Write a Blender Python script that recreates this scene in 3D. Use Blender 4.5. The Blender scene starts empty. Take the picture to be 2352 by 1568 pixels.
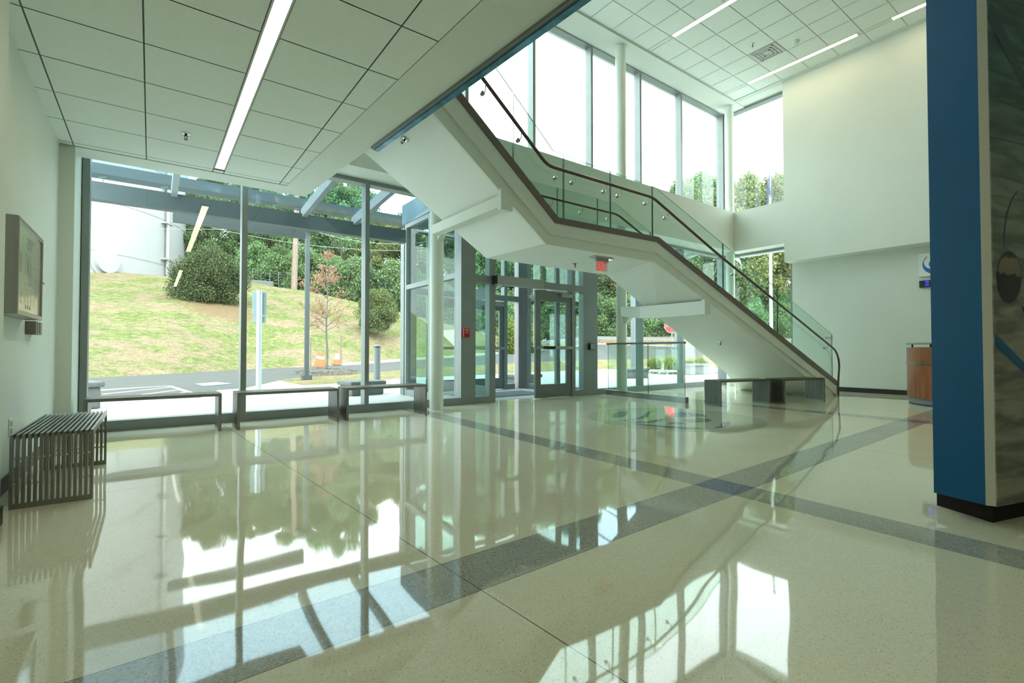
import bpy, bmesh, math, random
from mathutils import Vector, Matrix, noise
R = math.radians
S = bpy.context.scene
COL = S.collection
# ------------------------------------------------------------------ camera, sky, sun, exposure
F_PX, YAW, PITCH, H = 1121.5, R(53.497), R(1.087), 0.92
cd = bpy.data.cameras.new('camera'); cam = bpy.data.objects.new('camera', cd); COL.objects.link(cam)
cd.sensor_width = 36; cd.lens = 36 * F_PX / 2352; cd.clip_end = 400; cd.clip_start = 0.02
cam.location = (0, 0, H); cam.rotation_euler = (R(90) + PITCH, 0, YAW - R(90))
S.camera = cam
W = bpy.data.worlds.new('sky'); S.world = W; W.use_nodes = True
wn = W.node_tree; wn.nodes.clear()
wo = wn.nodes.new('ShaderNodeOutputWorld'); wb = wn.nodes.new('ShaderNodeBackground')
wt = wn.nodes.new('ShaderNodeTexCoord'); wr = wn.nodes.new('ShaderNodeValToRGB'); ws = wn.nodes.new('ShaderNodeSeparateXYZ')
wn.links.new(wt.outputs['Generated'], ws.inputs[0]); wn.links.new(ws.outputs['Z'], wr.inputs[0])
wr.color_ramp.elements[0].color = (0.95, 0.97, 1.0, 1); wr.color_ramp.elements[1].color = (0.87, 0.94, 1.0, 1)
wn.links.new(wr.outputs[0], wb.inputs[0]); wb.inputs[1].default_value = 3.3
wn.links.new(wb.outputs[0], wo.inputs[0])
sl = bpy.data.lights.new('sun', 'SUN'); so = bpy.data.objects.new('sun', sl); COL.objects.link(so)
sl.energy = 1.6; sl.angle = R(20); sl.color = (1, 0.96, 0.88); so.rotation_euler = (R(38), R(-22), 0)
vs = S.view_settings; vs.view_transform = 'Standard'; vs.look = 'None'; vs.exposure = 1.0; vs.gamma = 1; vs.use_curve_mapping = False

# ------------------------------------------------------------------ survey helpers: a sight line through the lens meets a plane
_d = Vector((math.cos(PITCH)*math.cos(YAW), math.cos(PITCH)*math.sin(YAW), math.sin(PITCH)))
_r = Vector((math.sin(YAW), -math.cos(YAW), 0)); _u = _r.cross(_d); _C = Vector((0, 0, H))
def ray(x, y): return _d + _r*((x-1176)/F_PX) - _u*((y-784)/F_PX)
def onz(x, y, z=0.0): v = ray(x, y); return _C + v*((z-H)/v.z)
def onx(x, y, c): v = ray(x, y); return _C + v*(c/v.x)
def ony(x, y, c): v = ray(x, y); return _C + v*(c/v.y)
def far(x, y, depth): return _C + ray(x, y)*depth

# ------------------------------------------------------------------ materials
def nt(name):
    m = bpy.data.materials.new(name); m.use_nodes = True
    return m, m.node_tree, m.node_tree.nodes['Principled BSDF']
def N(t, k, **kw):
    n = t.nodes.new('ShaderNode' + k)
    for a, v in kw.items(): setattr(n, a, v)
    return n
def mat(name, col, rough=0.5, metal=0.0, emit=0.0, var=0.0, scale=8.0, bump=0.0, spec=0.5, coat=0.0):
    m, t, b = nt(name)
    b.inputs['Base Color'].default_value = (*col, 1); b.inputs['Roughness'].default_value = rough
    b.inputs['Metallic'].default_value = metal; b.inputs['Specular IOR Level'].default_value = spec
    b.inputs['Coat Weight'].default_value = coat
    if emit: b.inputs['Emission Color'].default_value = (*col, 1); b.inputs['Emission Strength'].default_value = emit
    tc = N(t, 'TexCoord'); no = N(t, 'TexNoise'); no.inputs['Scale'].default_value = scale; no.inputs['Detail'].default_value = 5
    t.links.new(tc.outputs['Object'], no.inputs['Vector'])
    if var and not emit:
        rp = N(t, 'ValToRGB'); rp.color_ramp.elements[0].position = 0.3; rp.color_ramp.elements[1].position = 0.7
        rp.color_ramp.elements[0].color = (*[max(0, c*(1-var)) for c in col], 1); rp.color_ramp.elements[1].color = (*[min(1, c*(1+var)) for c in col], 1)
        t.links.new(no.outputs['Fac'], rp.inputs[0]); t.links.new(rp.outputs[0], b.inputs['Base Color'])
    if bump:
        bp = N(t, 'Bump'); bp.inputs['Strength'].default_value = bump; bp.inputs['Distance'].default_value = 0.01
        t.links.new(no.outputs['Fac'], bp.inputs['Height']); t.links.new(bp.outputs[0], b.inputs['Normal'])
    return m
def glass_mat(name, tint, ior=1.45, refl=1.0):
    m = bpy.data.materials.new(name); m.use_nodes = True; t = m.node_tree; t.nodes.clear()
    o = N(t, 'OutputMaterial'); tr = N(t, 'BsdfTransparent'); gl = N(t, 'BsdfGlossy'); mx = N(t, 'MixShader'); g = N(t, 'NewGeometry')
    tr.inputs[0].default_value = (*tint, 1); gl.inputs['Roughness'].default_value = 0.0
    d = N(t, 'VectorMath', operation='DOT_PRODUCT'); L = t.links.new; L(g.outputs['Incoming'], d.inputs[0]); L(g.outputs['Normal'], d.inputs[1])
    def q(op, *v):
        n = N(t, 'Math', operation=op)
        for i, x in enumerate(v):
            if isinstance(x, (int, float)): n.inputs[i].default_value = x
            else: L(x, n.inputs[i])
        return n.outputs[0]
    c = q('POWER', q('SUBTRACT', 1.0, q('ABSOLUTE', d.outputs['Value'])), 5.0)
    L(q('MULTIPLY', q('MULTIPLY_ADD', c, 0.96, 0.04), refl), mx.inputs[0])
    L(tr.outputs[0], mx.inputs[1]); L(gl.outputs[0], mx.inputs[2]); L(mx.outputs[0], o.inputs[0])
    return m
M = dict(
    wall=mat('wall_paint', (0.70, 0.75, 0.68), 0.6, var=0.015, scale=2, spec=0.3),
    ceil=mat('ceiling_tile', (0.79, 0.85, 0.79), 0.8, var=0.02, scale=30, bump=0.1, spec=0.2),
    gap=mat('tile_groove', (0.16, 0.17, 0.15), 0.8),
    tee=mat('ceiling_tee', (0.55, 0.58, 0.54), 0.5),
    alum=mat('window_aluminium', (0.25, 0.28, 0.275), 0.40, 0.3, var=0.05, scale=3),
    alum_dark=mat('door_aluminium', (0.19, 0.205, 0.205), 0.42, 0.3),
    steel_paint=mat('canopy_steel', (0.070, 0.085, 0.09), 0.5, 0.1, var=0.05),
    white_metal=mat('white_painted_steel', (0.76, 0.82, 0.74), 0.35, var=0.01),
    base=mat('black_rubber_base', (0.018, 0.02, 0.02), 0.4),
    steel=mat('brushed_steel', (0.26, 0.255, 0.235), 0.33, 1.0, var=0.08, scale=40),
    chrome=mat('satin_chrome', (0.62, 0.64, 0.62), 0.22, 1.0),
    black=mat('black_plastic', (0.02, 0.02, 0.022), 0.35),
    grey=mat('grey_plastic', (0.33, 0.35, 0.33), 0.5),
    white=mat('white_plastic', (0.78, 0.80, 0.76), 0.4),
    cap=mat('brown_stringer_cap', (0.155, 0.125, 0.11), 0.5, var=0.05),
    wood=mat('cherry_handrail', (0.095, 0.052, 0.038), 0.35, coat=0.3, var=0.15, scale=20),
    edge=mat('glass_edge', (0.03, 0.10, 0.075), 0.15, coat=0.5),
    glow=mat('lamp_diffuser', (1.0, 0.90, 0.68), 0.5, emit=8),
    red=mat('alarm_red', (0.45, 0.02, 0.03), 0.35),
    exit_red=mat('exit_letters', (0.85, 0.015, 0.015), 0.4, emit=0.35),
    concrete=mat('outdoor_concrete', (0.37, 0.37, 0.36), 0.85, var=0.06, scale=3, bump=0.2),
    block=mat('cast_block', (0.13, 0.14, 0.135), 0.8, var=0.12, scale=14, bump=0.3),
    asphalt=mat('asphalt', (0.066, 0.063, 0.060), 0.9, var=0.10, scale=1.3, bump=0.2),
    paint=mat('road_paint', (0.40, 0.40, 0.37), 0.7, var=0.05, scale=10),
    blue_paint=mat('blue_road_paint', (0.20, 0.25, 0.34), 0.7, var=0.2, scale=10),
    tank=mat('tank_paint', (0.31, 0.31, 0.315), 0.6, var=0.03, scale=0.6),
    bark=mat('bark', (0.16, 0.12, 0.09), 0.9, var=0.3, scale=6, bump=0.6),
    pole=mat('weathered_pole', (0.24, 0.18, 0.145), 0.9, var=0.15, scale=5),
    mulch=mat('mulch', (0.10, 0.085, 0.07), 0.95, var=0.4, scale=12, bump=1.0),
    galv=mat('galvanised_steel', (0.19, 0.21, 0.22), 0.7, 0.0),
    sign_back=mat('sign_back', (0.30, 0.37, 0.40), 0.5, 0.2),
    orange=mat('cone_orange', (0.60, 0.12, 0.03), 0.5),
    stop=mat('stop_red', (0.75, 0.03, 0.04), 0.45),
    blue=mat('blue_panel', (0.001, 0.085, 0.215), 0.4, var=0.02, spec=0.3),
    white_trim=mat('white_panel_edge', (0.72, 0.70, 0.62), 0.5),
    plinth=mat('dark_plinth', (0.012, 0.008, 0.006), 0.6, spec=0.15),
    deskwood=None, carpet=mat('door_mat', (0.10, 0.12, 0.14), 0.95, var=0.3, scale=60, bump=0.5),
    navy=mat('flag_navy', (0.025, 0.045, 0.13), 0.8), flagwhite=mat('flag_white', (0.8, 0.8, 0.82), 0.8),
    logo_blue=mat('logo_blue', (0.01, 0.15, 0.48), 0.4), led=mat('led_blue', (0.05, 0.07, 1.0), 0.4, emit=0.8),
    rock=mat('river_rock', (0.34, 0.33, 0.31), 0.9, var=0.4, scale=9, bump=1.0),
    fence=mat('fence_wire', (0.20, 0.22, 0.22), 0.6, 0.3),
    paper=mat('plan_sheet', (0.56, 0.59, 0.53), 0.25, coat=0.6), ink=mat('plan_ink', (0.10, 0.11, 0.10), 0.6),
    frame_al=mat('display_frame', (0.36, 0.34, 0.32), 0.35, 0.7),
    glass=glass_mat('window_glass', (0.91, 0.985, 0.955)),
    glass_cool=glass_mat('vestibule_glass', (0.86, 0.955, 0.935), refl=1.3),
    glass_side=glass_mat('vestibule_side_glass', (0.74, 0.85, 0.82), refl=1.4),  # darker tint stands in for dark reflections in the side panes
    soffit=mat('lit_stair_soffit', (0.83, 0.88, 0.84), 0.5, var=0.01, scale=2),  # paler than the walls: light from outdoors put into the soffit colour
    guard=glass_mat('guard_glass', (0.885, 0.96, 0.922)),
    edge_highlight=mat('glass_edge_highlight', (0.42, 0.62, 0.53), 0.2),  # pale colour paints a highlight along the guard glass edges
    canopy=glass_mat('canopy_glass', (0.80, 0.90, 0.96), refl=0.5),
)
def wood_mat():
    m, t, b = nt('cherry_veneer'); tc = N(t, 'TexCoord'); mp = N(t, 'Mapping'); no = N(t, 'TexNoise'); rp = N(t, 'ValToRGB')
    mp.inputs['Scale'].default_value = (14, 14, 0.7); no.inputs['Scale'].default_value = 3; no.inputs['Detail'].default_value = 8
    t.links.new(tc.outputs['Object'], mp.inputs[0]); t.links.new(mp.outputs[0], no.inputs['Vector']); t.links.new(no.outputs['Fac'], rp.inputs[0])
    rp.color_ramp.elements[0].position = 0.3; rp.color_ramp.elements[1].position = 0.7
    rp.color_ramp.elements[0].color = (0.19, 0.055, 0.02, 1); rp.color_ramp.elements[1].color = (0.32, 0.115, 0.05, 1)
    t.links.new(rp.outputs[0], b.inputs['Base Color']); b.inputs['Roughness'].default_value = 0.35
    return m
M['deskwood'] = wood_mat()
def grass_mat(name, g1, g2, dry, dry_amt=0.5, scale=0.35, spots=()):
    m, t, b = nt(name); tc = N(t, 'TexCoord')
    n1 = N(t, 'TexNoise'); n1.inputs['Scale'].default_value = scale; n1.inputs['Detail'].default_value = 7; n1.inputs['Roughness'].default_value = 0.65
    n2 = N(t, 'TexNoise'); n2.inputs['Scale'].default_value = 3.2; n2.inputs['Detail'].default_value = 8; n2.inputs['Roughness'].default_value = 0.7
    n3 = N(t, 'TexNoise'); n3.inputs['Scale'].default_value = 13; n3.inputs['Detail'].default_value = 6; n3.inputs['Roughness'].default_value = 0.8
    mp = N(t, 'Mapping'); mp.inputs['Scale'].default_value = (1, 1, 2.2)
    t.links.new(tc.outputs['Object'], mp.inputs[0])
    for n in (n1, n2, n3): t.links.new(mp.outputs[0], n.inputs['Vector'])
    r1 = N(t, 'ValToRGB'); r1.color_ramp.elements[0].position = dry_amt-0.05; r1.color_ramp.elements[1].position = dry_amt+0.07
    t.links.new(n1.outputs['Fac'], r1.inputs[0])
    r2 = N(t, 'ValToRGB'); r2.color_ramp.elements[0].position = 0.33; r2.color_ramp.elements[1].position = 0.66
    r2.color_ramp.elements[0].color = (*g1, 1); r2.color_ramp.elements[1].color = (*g2, 1); t.links.new(n2.outputs['Fac'], r2.inputs[0])
    r3 = N(t, 'ValToRGB'); r3.color_ramp.elements[0].position = 0.3; r3.color_ramp.elements[1].position = 0.7
    r3.color_ramp.elements[0].color = (*[c*0.7 for c in dry], 1); r3.color_ramp.elements[1].color = (*[c*1.25 for c in dry], 1); t.links.new(n2.outputs['Fac'], r3.inputs[0])
    mx = N(t, 'MixRGB'); t.links.new(r1.outputs[0], mx.inputs[0]); t.links.new(r2.outputs[0], mx.inputs[1]); t.links.new(r3.outputs[0], mx.inputs[2])
    r4 = N(t, 'ValToRGB'); r4.color_ramp.elements[0].position = 0.38; r4.color_ramp.elements[1].position = 0.6; r4.color_ramp.elements[0].color = (.55, .55, .55, 1); r4.color_ramp.elements[1].color = (1.25, 1.25, 1.2, 1)
    t.links.new(n3.outputs['Fac'], r4.inputs[0]); mm = N(t, 'MixRGB', blend_type='MULTIPLY'); mm.inputs[0].default_value = 1; t.links.new(mx.outputs[0], mm.inputs[1]); t.links.new(r4.outputs[0], mm.inputs[2])
    out = mm.outputs[0]
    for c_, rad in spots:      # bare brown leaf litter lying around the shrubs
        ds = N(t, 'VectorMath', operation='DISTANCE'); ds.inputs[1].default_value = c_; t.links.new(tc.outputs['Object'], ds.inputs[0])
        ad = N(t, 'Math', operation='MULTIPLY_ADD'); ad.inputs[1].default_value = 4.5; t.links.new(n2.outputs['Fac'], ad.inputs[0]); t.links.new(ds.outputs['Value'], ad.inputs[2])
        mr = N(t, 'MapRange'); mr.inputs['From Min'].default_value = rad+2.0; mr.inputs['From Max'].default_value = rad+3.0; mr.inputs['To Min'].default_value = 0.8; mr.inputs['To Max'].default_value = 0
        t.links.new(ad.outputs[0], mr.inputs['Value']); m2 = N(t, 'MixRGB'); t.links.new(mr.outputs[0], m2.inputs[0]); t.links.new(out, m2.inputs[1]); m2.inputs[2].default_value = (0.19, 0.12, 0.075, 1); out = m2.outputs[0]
    t.links.new(out, b.inputs['Base Color']); b.inputs['Roughness'].default_value = 0.95; b.inputs['Specular IOR Level'].default_value = 0.1
    bp = N(t, 'Bump'); bp.inputs['Strength'].default_value = 0.8; bp.inputs['Distance'].default_value = 0.15
    t.links.new(n2.outputs['Fac'], bp.inputs['Height']); t.links.new(bp.outputs[0], b.inputs['Normal'])
    return m
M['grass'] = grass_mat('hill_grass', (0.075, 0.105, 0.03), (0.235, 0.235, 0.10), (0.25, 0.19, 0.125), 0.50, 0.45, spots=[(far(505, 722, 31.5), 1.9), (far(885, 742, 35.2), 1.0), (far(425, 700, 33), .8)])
M['grass2'] = grass_mat('verge_grass', (0.11, 0.13, 0.045), (0.25, 0.245, 0.115), (0.26, 0.20, 0.115), 0.47, 0.8)
M['bank'] = grass_mat('bank_scrub', (0.15, 0.15, 0.07), (0.23, 0.21, 0.12), (0.25, 0.155, 0.10), 0.45, 0.3)
def leaf_mat(name, a, b_, tr=0.25):
    m = bpy.data.materials.new(name); m.use_nodes = True; t = m.node_tree; t.nodes.clear()
    o = N(t, 'OutputMaterial'); df = N(t, 'BsdfDiffuse'); tl = N(t, 'BsdfTranslucent'); mx = N(t, 'MixShader'); mx.inputs[0].default_value = tr
    g = N(t, 'NewGeometry'); oi = N(t, 'ObjectInfo'); rp = N(t, 'ValToRGB'); hs = N(t, 'HueSaturation')
    rp.color_ramp.elements[0].color = (*a, 1); rp.color_ramp.elements[1].color = (*b_, 1)
    t.links.new(g.outputs['Random Per Island'], rp.inputs[0])
    mr = N(t, 'MapRange'); mr.inputs['To Min'].default_value = 0.475; mr.inputs['To Max'].default_value = 0.515
    mv = N(t, 'MapRange'); mv.inputs['To Min'].default_value = 0.75; mv.inputs['To Max'].default_value = 1.25
    t.links.new(oi.outputs['Random'], mr.inputs['Value']); t.links.new(oi.outputs['Random'], mv.inputs['Value'])
    t.links.new(mr.outputs[0], hs.inputs['Hue']); t.links.new(mv.outputs[0], hs.inputs['Value']); t.links.new(rp.outputs[0], hs.inputs['Color'])
    for n in (df, tl): t.links.new(hs.outputs[0], n.inputs[0])
    t.links.new(df.outputs[0], mx.inputs[1]); t.links.new(tl.outputs[0], mx.inputs[2]); t.links.new(mx.outputs[0], o.inputs[0])
    return m
M['leaf'] = leaf_mat('tree_leaves', (0.085, 0.155, 0.075), (0.31, 0.44, 0.21), 0.42)
M['leaf_olive'] = leaf_mat('olive_leaves', (0.075, 0.095, 0.035), (0.29, 0.31, 0.13), 0.4)
M['holly'] = leaf_mat('holly_leaves', (0.045, 0.07, 0.035), (0.17, 0.22, 0.11), 0.15)
M['leaf_lite'] = leaf_mat('light_shrub_leaves', (0.09, 0.15, 0.03), (0.30, 0.38, 0.10), 0.3)
M['holly_lite'] = leaf_mat('light_holly_leaves', (0.05, 0.07, 0.025), (0.20, 0.24, 0.10), 0.15)
M['brown_leaf'] = leaf_mat('brown_leaves', (0.34, 0.21, 0.11), (0.58, 0.42, 0.27), 0.4)
M['blade'] = leaf_mat('grass_blades', (0.13, 0.17, 0.045), (0.34, 0.35, 0.13), 0.3)
def terrazzo():
    m, t, b = nt('terrazzo_floor'); L = t.links.new
    tc = N(t, 'TexCoord'); sp = N(t, 'SeparateXYZ'); L(tc.outputs['Object'], sp.inputs[0]); X, Y = sp.outputs['X'], sp.outputs['Y']
    def mth(op, a, c=None):
        n = N(t, 'Math', operation=op)
        for i, v in enumerate((a, c)):
            if v is None: continue
            if isinstance(v, (int, float)): n.inputs[i].default_value = v
            else: L(v, n.inputs[i])
        return n.outputs[0]
    def band(main, other, c0, slope, half):      # 1 where |main - c0 - slope*other| < half
        return mth('LESS_THAN', mth('ABSOLUTE', mth('SUBTRACT', mth('SUBTRACT', main, c0), mth('MULTIPLY', other, slope))), half)
    A = band(Y, X, 1.70, 0.040, 0.148)
    B1 = band(X, Y, 3.088, 0.03, 0.140); B2 = band(X, Y, 7.97, 0.03, 0.150)
    bands = mth('MAXIMUM', A, mth('MAXIMUM', B1, B2)); blue = mth('MULTIPLY', A, mth('MAXIMUM', B1, B2))
    J = band(X, Y, 1.121, -0.055, 0.0022)
    for c0 in (5.35, 10.3): J = mth('MAXIMUM', J, band(X, Y, c0, 0.0, 0.002))
    for c0 in (-0.6, 4.15): J = mth('MAXIMUM', J, mth('MULTIPLY', band(Y, X, c0, 0.04, 0.002), 0.6))
    for c0, hf in ((1.70-0.148, 0.0018), (1.70+0.148, 0.0018)): J = mth('MAXIMUM', J, band(Y, X, c0, 0.040, hf))
    def speck(scale, cols, pos):
        v = N(t, 'TexVoronoi'); v.inputs['Scale'].default_value = scale; L(tc.outputs['Object'], v.inputs['Vector'])
        s = N(t, 'SeparateColor'); L(v.outputs['Color'], s.inputs[0]); r = N(t, 'ValToRGB'); L(s.outputs[0], r.inputs[0])
        r.color_ramp.interpolation = 'CONSTANT'
        while len(r.color_ramp.elements) < len(cols): r.color_ramp.elements.new(0.5)
        for e, c, p in zip(r.color_ramp.elements, cols, pos): e.position = p
        for e, c in zip(r.color_ramp.elements, cols): e.color = (*c, 1)
        return r.outputs[0]
    k = 1.0
    beige = speck(230, [(0.54, 0.51, 0.37), (0.75, 0.71, 0.53), (0.785, 0.745, 0.56), (0.84, 0.80, 0.62)], [0, 0.03, 0.45, 0.80])
    grey = speck(230, [(0.21, 0.21, 0.185), (0.37, 0.365, 0.315), (0.415, 0.41, 0.36), (0.54, 0.53, 0.475)], [0, 0.10, 0.5, 0.86])
    blu = speck(230, [(0.02, 0.03, 0.12), (0.05, 0.07, 0.24), (0.10, 0.13, 0.28), (0.35, 0.40, 0.50)], [0, 0.4, 0.7, 0.9])
    m1 = N(t, 'MixRGB'); L(bands, m1.inputs[0]); L(beige, m1.inputs[1]); L(grey, m1.inputs[2])
    m2 = N(t, 'MixRGB'); L(blue, m2.inputs[0]); L(m1.outputs[0], m2.inputs[1]); L(blu, m2.inputs[2])
    m3 = N(t, 'MixRGB'); L(J, m3.inputs[0]); L(m2.outputs[0], m3.inputs[1]); m3.inputs[2].default_value = (0.09, 0.085, 0.07, 1)
    big = N(t, 'TexNoise'); big.inputs['Scale'].default_value = 1.2; big.inputs['Detail'].default_value = 6
    L(tc.outputs['Object'], big.inputs['Vector']); br = N(t, 'ValToRGB'); L(big.outputs['Fac'], br.inputs[0])
    br.color_ramp.elements[0].color = (0.90, 0.90, 0.90, 1); br.color_ramp.elements[1].color = (1, 1, 1, 1)
    m4 = N(t, 'MixRGB', blend_type='MULTIPLY'); m4.inputs[0].default_value = 1; L(m3.outputs[0], m4.inputs[1]); L(br.outputs[0], m4.inputs[2])
    L(m4.outputs[0], b.inputs['Base Color'])
    b.inputs['Roughness'].default_value = 0.035; b.inputs['Specular IOR Level'].default_value = 0.9
    wv = N(t, 'TexNoise'); wv.inputs['Scale'].default_value = 1.6; wv.inputs['Detail'].default_value = 1; L(tc.outputs['Object'], wv.inputs['Vector'])
    bp = N(t, 'Bump'); bp.inputs['Strength'].default_value = 0.30; bp.inputs['Distance'].default_value = 0.010
    L(wv.outputs['Fac'], bp.inputs['Height']); L(bp.outputs[0], b.inputs['Normal'])
    return m
M['floor'] = terrazzo()
def stone(name, cols):
    m, t, b = nt(name); tc = N(t, 'TexCoord'); v = N(t, 'TexVoronoi'); v.inputs['Scale'].default_value = 230
    s = N(t, 'SeparateColor'); r = N(t, 'ValToRGB'); r.color_ramp.elements[0].color = (*cols[0], 1); r.color_ramp.elements[1].color = (*cols[1], 1)
    t.links.new(tc.outputs['Object'], v.inputs['Vector']); t.links.new(v.outputs['Color'], s.inputs[0]); t.links.new(s.outputs[0], r.inputs[0])
    t.links.new(r.outputs[0], b.inputs['Base Color']); b.inputs['Roughness'].default_value = 0.05; b.inputs['Specular IOR Level'].default_value = 0.9
    return m
M['inlay_pale'] = stone('pale_green_inlay', ((0.48, 0.52, 0.40), (0.62, 0.65, 0.50)))
M['inlay_blue'] = stone('slate_blue_inlay', ((0.08, 0.12, 0.14), (0.18, 0.23, 0.25)))
M['inlay_navy'] = stone('navy_inlay', ((0.07, 0.08, 0.16), (0.16, 0.18, 0.30)))
def water_mat():
    m, t, b = nt('lake_photo_print'); tc = N(t, 'TexCoord'); mp = N(t, 'Mapping'); mp.inputs['Scale'].default_value = (1.0, 1.0, 5.0)
    n = N(t, 'TexNoise'); n.inputs['Scale'].default_value = 3.0; n.inputs['Detail'].default_value = 3; n.inputs['Distortion'].default_value = 0.5
    r = N(t, 'ValToRGB'); r.color_ramp.elements[0].position = 0.38; r.color_ramp.elements[1].position = 0.62
    r.color_ramp.elements[0].color = (0.13, 0.135, 0.11, 1); r.color_ramp.elements[1].color = (0.32, 0.31, 0.245, 1)
    r2 = N(t, 'ValToRGB'); r2.color_ramp.elements[0].position = 0.38; r2.color_ramp.elements[1].position = 0.62
    r2.color_ramp.elements[0].color = (0.01, 0.045, 0.045, 1); r2.color_ramp.elements[1].color = (0.05, 0.13, 0.12, 1)
    sp = N(t, 'SeparateXYZ'); mr = N(t, 'MapRange'); mr.inputs['From Min'].default_value = 1.3; mr.inputs['From Max'].default_value = 2.4
    mx = N(t, 'MixRGB'); L = t.links.new
    L(tc.outputs['Object'], mp.inputs[0]); L(mp.outputs[0], n.inputs['Vector']); L(n.outputs['Fac'], r.inputs[0]); L(n.outputs['Fac'], r2.inputs[0])
    L(tc.outputs['Object'], sp.inputs[0]); L(sp.outputs['Z'], mr.inputs['Value']); L(mr.outputs[0], mx.inputs[0]); L(r.outputs[0], mx.inputs[1]); L(r2.outputs[0], mx.inputs[2])
    L(mx.outputs[0], b.inputs['Base Color']); b.inputs['Roughness'].default_value = 0.45
    return m
M['lake'] = water_mat()
def inset_mat():
    m, t, b = nt('tree_line_photo'); tc = N(t, 'TexCoord'); sp = N(t, 'SeparateXYZ'); n = N(t, 'TexNoise'); n.inputs['Scale'].default_value = 30
    ad = N(t, 'Math', operation='MULTIPLY_ADD'); ad.inputs[1].default_value = 0.06; r = N(t, 'ValToRGB'); L = t.links.new
    L(tc.outputs['Object'], sp.inputs[0]); L(tc.outputs['Object'], n.inputs['Vector']); L(n.outputs['Fac'], ad.inputs[0]); L(sp.outputs['Z'], ad.inputs[2])
    mr = N(t, 'MapRange'); mr.inputs['From Min'].default_value = 1.36; mr.inputs['From Max'].default_value = 1.80; L(ad.outputs[0], mr.inputs['Value']); L(mr.outputs[0], r.inputs[0])
    r.color_ramp.interpolation = 'LINEAR'
    for p, c in ((0.0, (0.20, 0.16, 0.10)), (0.20, (0.24, 0.19, 0.12)), (0.23, (0.03, 0.025, 0.015)), (0.40, (0.02, 0.018, 0.012)), (0.60, (0.06, 0.05, 0.02)), (0.66, (0.25, 0.20, 0.13)), (1.0, (0.10, 0.09, 0.085))):
        e = r.color_ramp.elements.new(p); e.color = (*c, 1)
    L(r.outputs[0], b.inputs['Base Color']); return m
M['inset'] = inset_mat()

# ------------------------------------------------------------------ mesh builder
class MB:
    def __init__(s): s.v = []; s.f = []; s.mi = []; s.k = 0; s.sm = []
    def add(s, vs, fs, smooth=False):
        o = len(s.v); s.v += [tuple(v) for v in vs]
        for f in fs: s.f.append(tuple(o+i for i in f)); s.mi.append(s.k); s.sm.append(smooth)
        return s
    def mat(s, k): s.k = k; return s
    def box(s, a, b):
        x0, y0, z0 = [min(p, q) for p, q in zip(a, b)]; x1, y1, z1 = [max(p, q) for p, q in zip(a, b)]
        return s.add([(x0,y0,z0),(x1,y0,z0),(x1,y1,z0),(x0,y1,z0),(x0,y0,z1),(x1,y0,z1),(x1,y1,z1),(x0,y1,z1)],
                     [(0,3,2,1),(4,5,6,7),(0,1,5,4),(1,2,6,5),(2,3,7,6),(3,0,4,7)])
    def prism(s, poly, ext):     # poly: planar 3d loop; ext: extrusion vector
        n = len(poly); e = Vector(ext); p = [Vector(q) for q in poly]
        return s.add(p + [q+e for q in p], [tuple(range(n))[::-1], tuple(range(n, 2*n))] + [(i, (i+1) % n, n+(i+1) % n, n+i) for i in range(n)])
    def beam(s, p, q, w, h, up=(0, 0, 1)):   # box along p-q
        p, q = Vector(p), Vector(q); d = (q-p).normalized(); u = Vector(up); r = d.cross(u).normalized(); u = r.cross(d).normalized()
        r *= w/2; u *= h/2
        return s.add([p-r-u, p+r-u, p+r+u, p-r+u, q-r-u, q+r-u, q+r+u, q-r+u], [(0,1,2,3),(7,6,5,4),(0,4,5,1),(1,5,6,2),(2,6,7,3),(3,7,4,0)])
    def tube(s, path, r, seg=12, cap=True):
        path = [Vector(p) for p in path]; rs = r if isinstance(r, (list, tuple)) else [r]*len(path); vs = []; n = len(path); prev = None
        for i, p in enumerate(path):
            d = (path[min(i+1, n-1)] - path[max(i-1, 0)]).normalized()
            if prev is None: a = d.orthogonal().normalized()
            else: a = (prev - d*prev.dot(d)).normalized()
            prev = a; b = d.cross(a)
            for j in range(seg):
                t = 2*math.pi*j/seg; vs.append(p + (a*math.cos(t) + b*math.sin(t))*rs[i])
        fs = [(i*seg+j, i*seg+(j+1) % seg, (i+1)*seg+(j+1) % seg, (i+1)*seg+j) for i in range(n-1) for j in range(seg)]
        s.add(vs, fs, True)
        if cap: s.add([vs[j] for j in range(seg)], [tuple(range(seg))[::-1]]); s.add([vs[(n-1)*seg+j] for j in range(seg)], [tuple(range(seg))])
        return s
    def lathe(s, c, prof, seg=24):    # prof: (r, z)
        c = Vector(c); return s.tube([c+Vector((0, 0, z)) for r_, z in prof], [r_ for r_, z in prof], seg) if False else s._lathe(c, prof, seg)
    def _lathe(s, c, prof, seg):
        vs = [c + Vector((r_*math.cos(2*math.pi*j/seg), r_*math.sin(2*math.pi*j/seg), z)) for r_, z in prof for j in range(seg)]
        n = len(prof); fs = [(i*seg+j, i*seg+(j+1) % seg, (i+1)*seg+(j+1) % seg, (i+1)*seg+j) for i in range(n-1) for j in range(seg)]
        s.add(vs, fs, True); s.add(vs[:seg], [tuple(range(seg))[::-1]]); s.add(vs[-seg:], [tuple(range(seg))]); return s
    def build(s, name, m, parent=None, bevel=0):
        me = bpy.data.meshes.new(name); me.from_pydata(s.v, [], s.f)
        for q in (m if isinstance(m, (list, tuple)) else [m]): me.materials.append(q)
        me.polygons.foreach_set('material_index', s.mi); me.polygons.foreach_set('use_smooth', s.sm); me.update()
        bm = bmesh.new(); bm.from_mesh(me); bmesh.ops.recalc_face_normals(bm, faces=bm.faces); bm.to_mesh(me); bm.free()
        o = bpy.data.objects.new(name, me); COL.objects.link(o)
        if parent:
            o.parent = parent; o.matrix_parent_inverse = pinv(parent)
        if bevel:
            bv = o.modifiers.new('bevel', 'BEVEL'); bv.width = bevel; bv.segments = 2; bv.limit_method = 'ANGLE'
        return o
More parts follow.
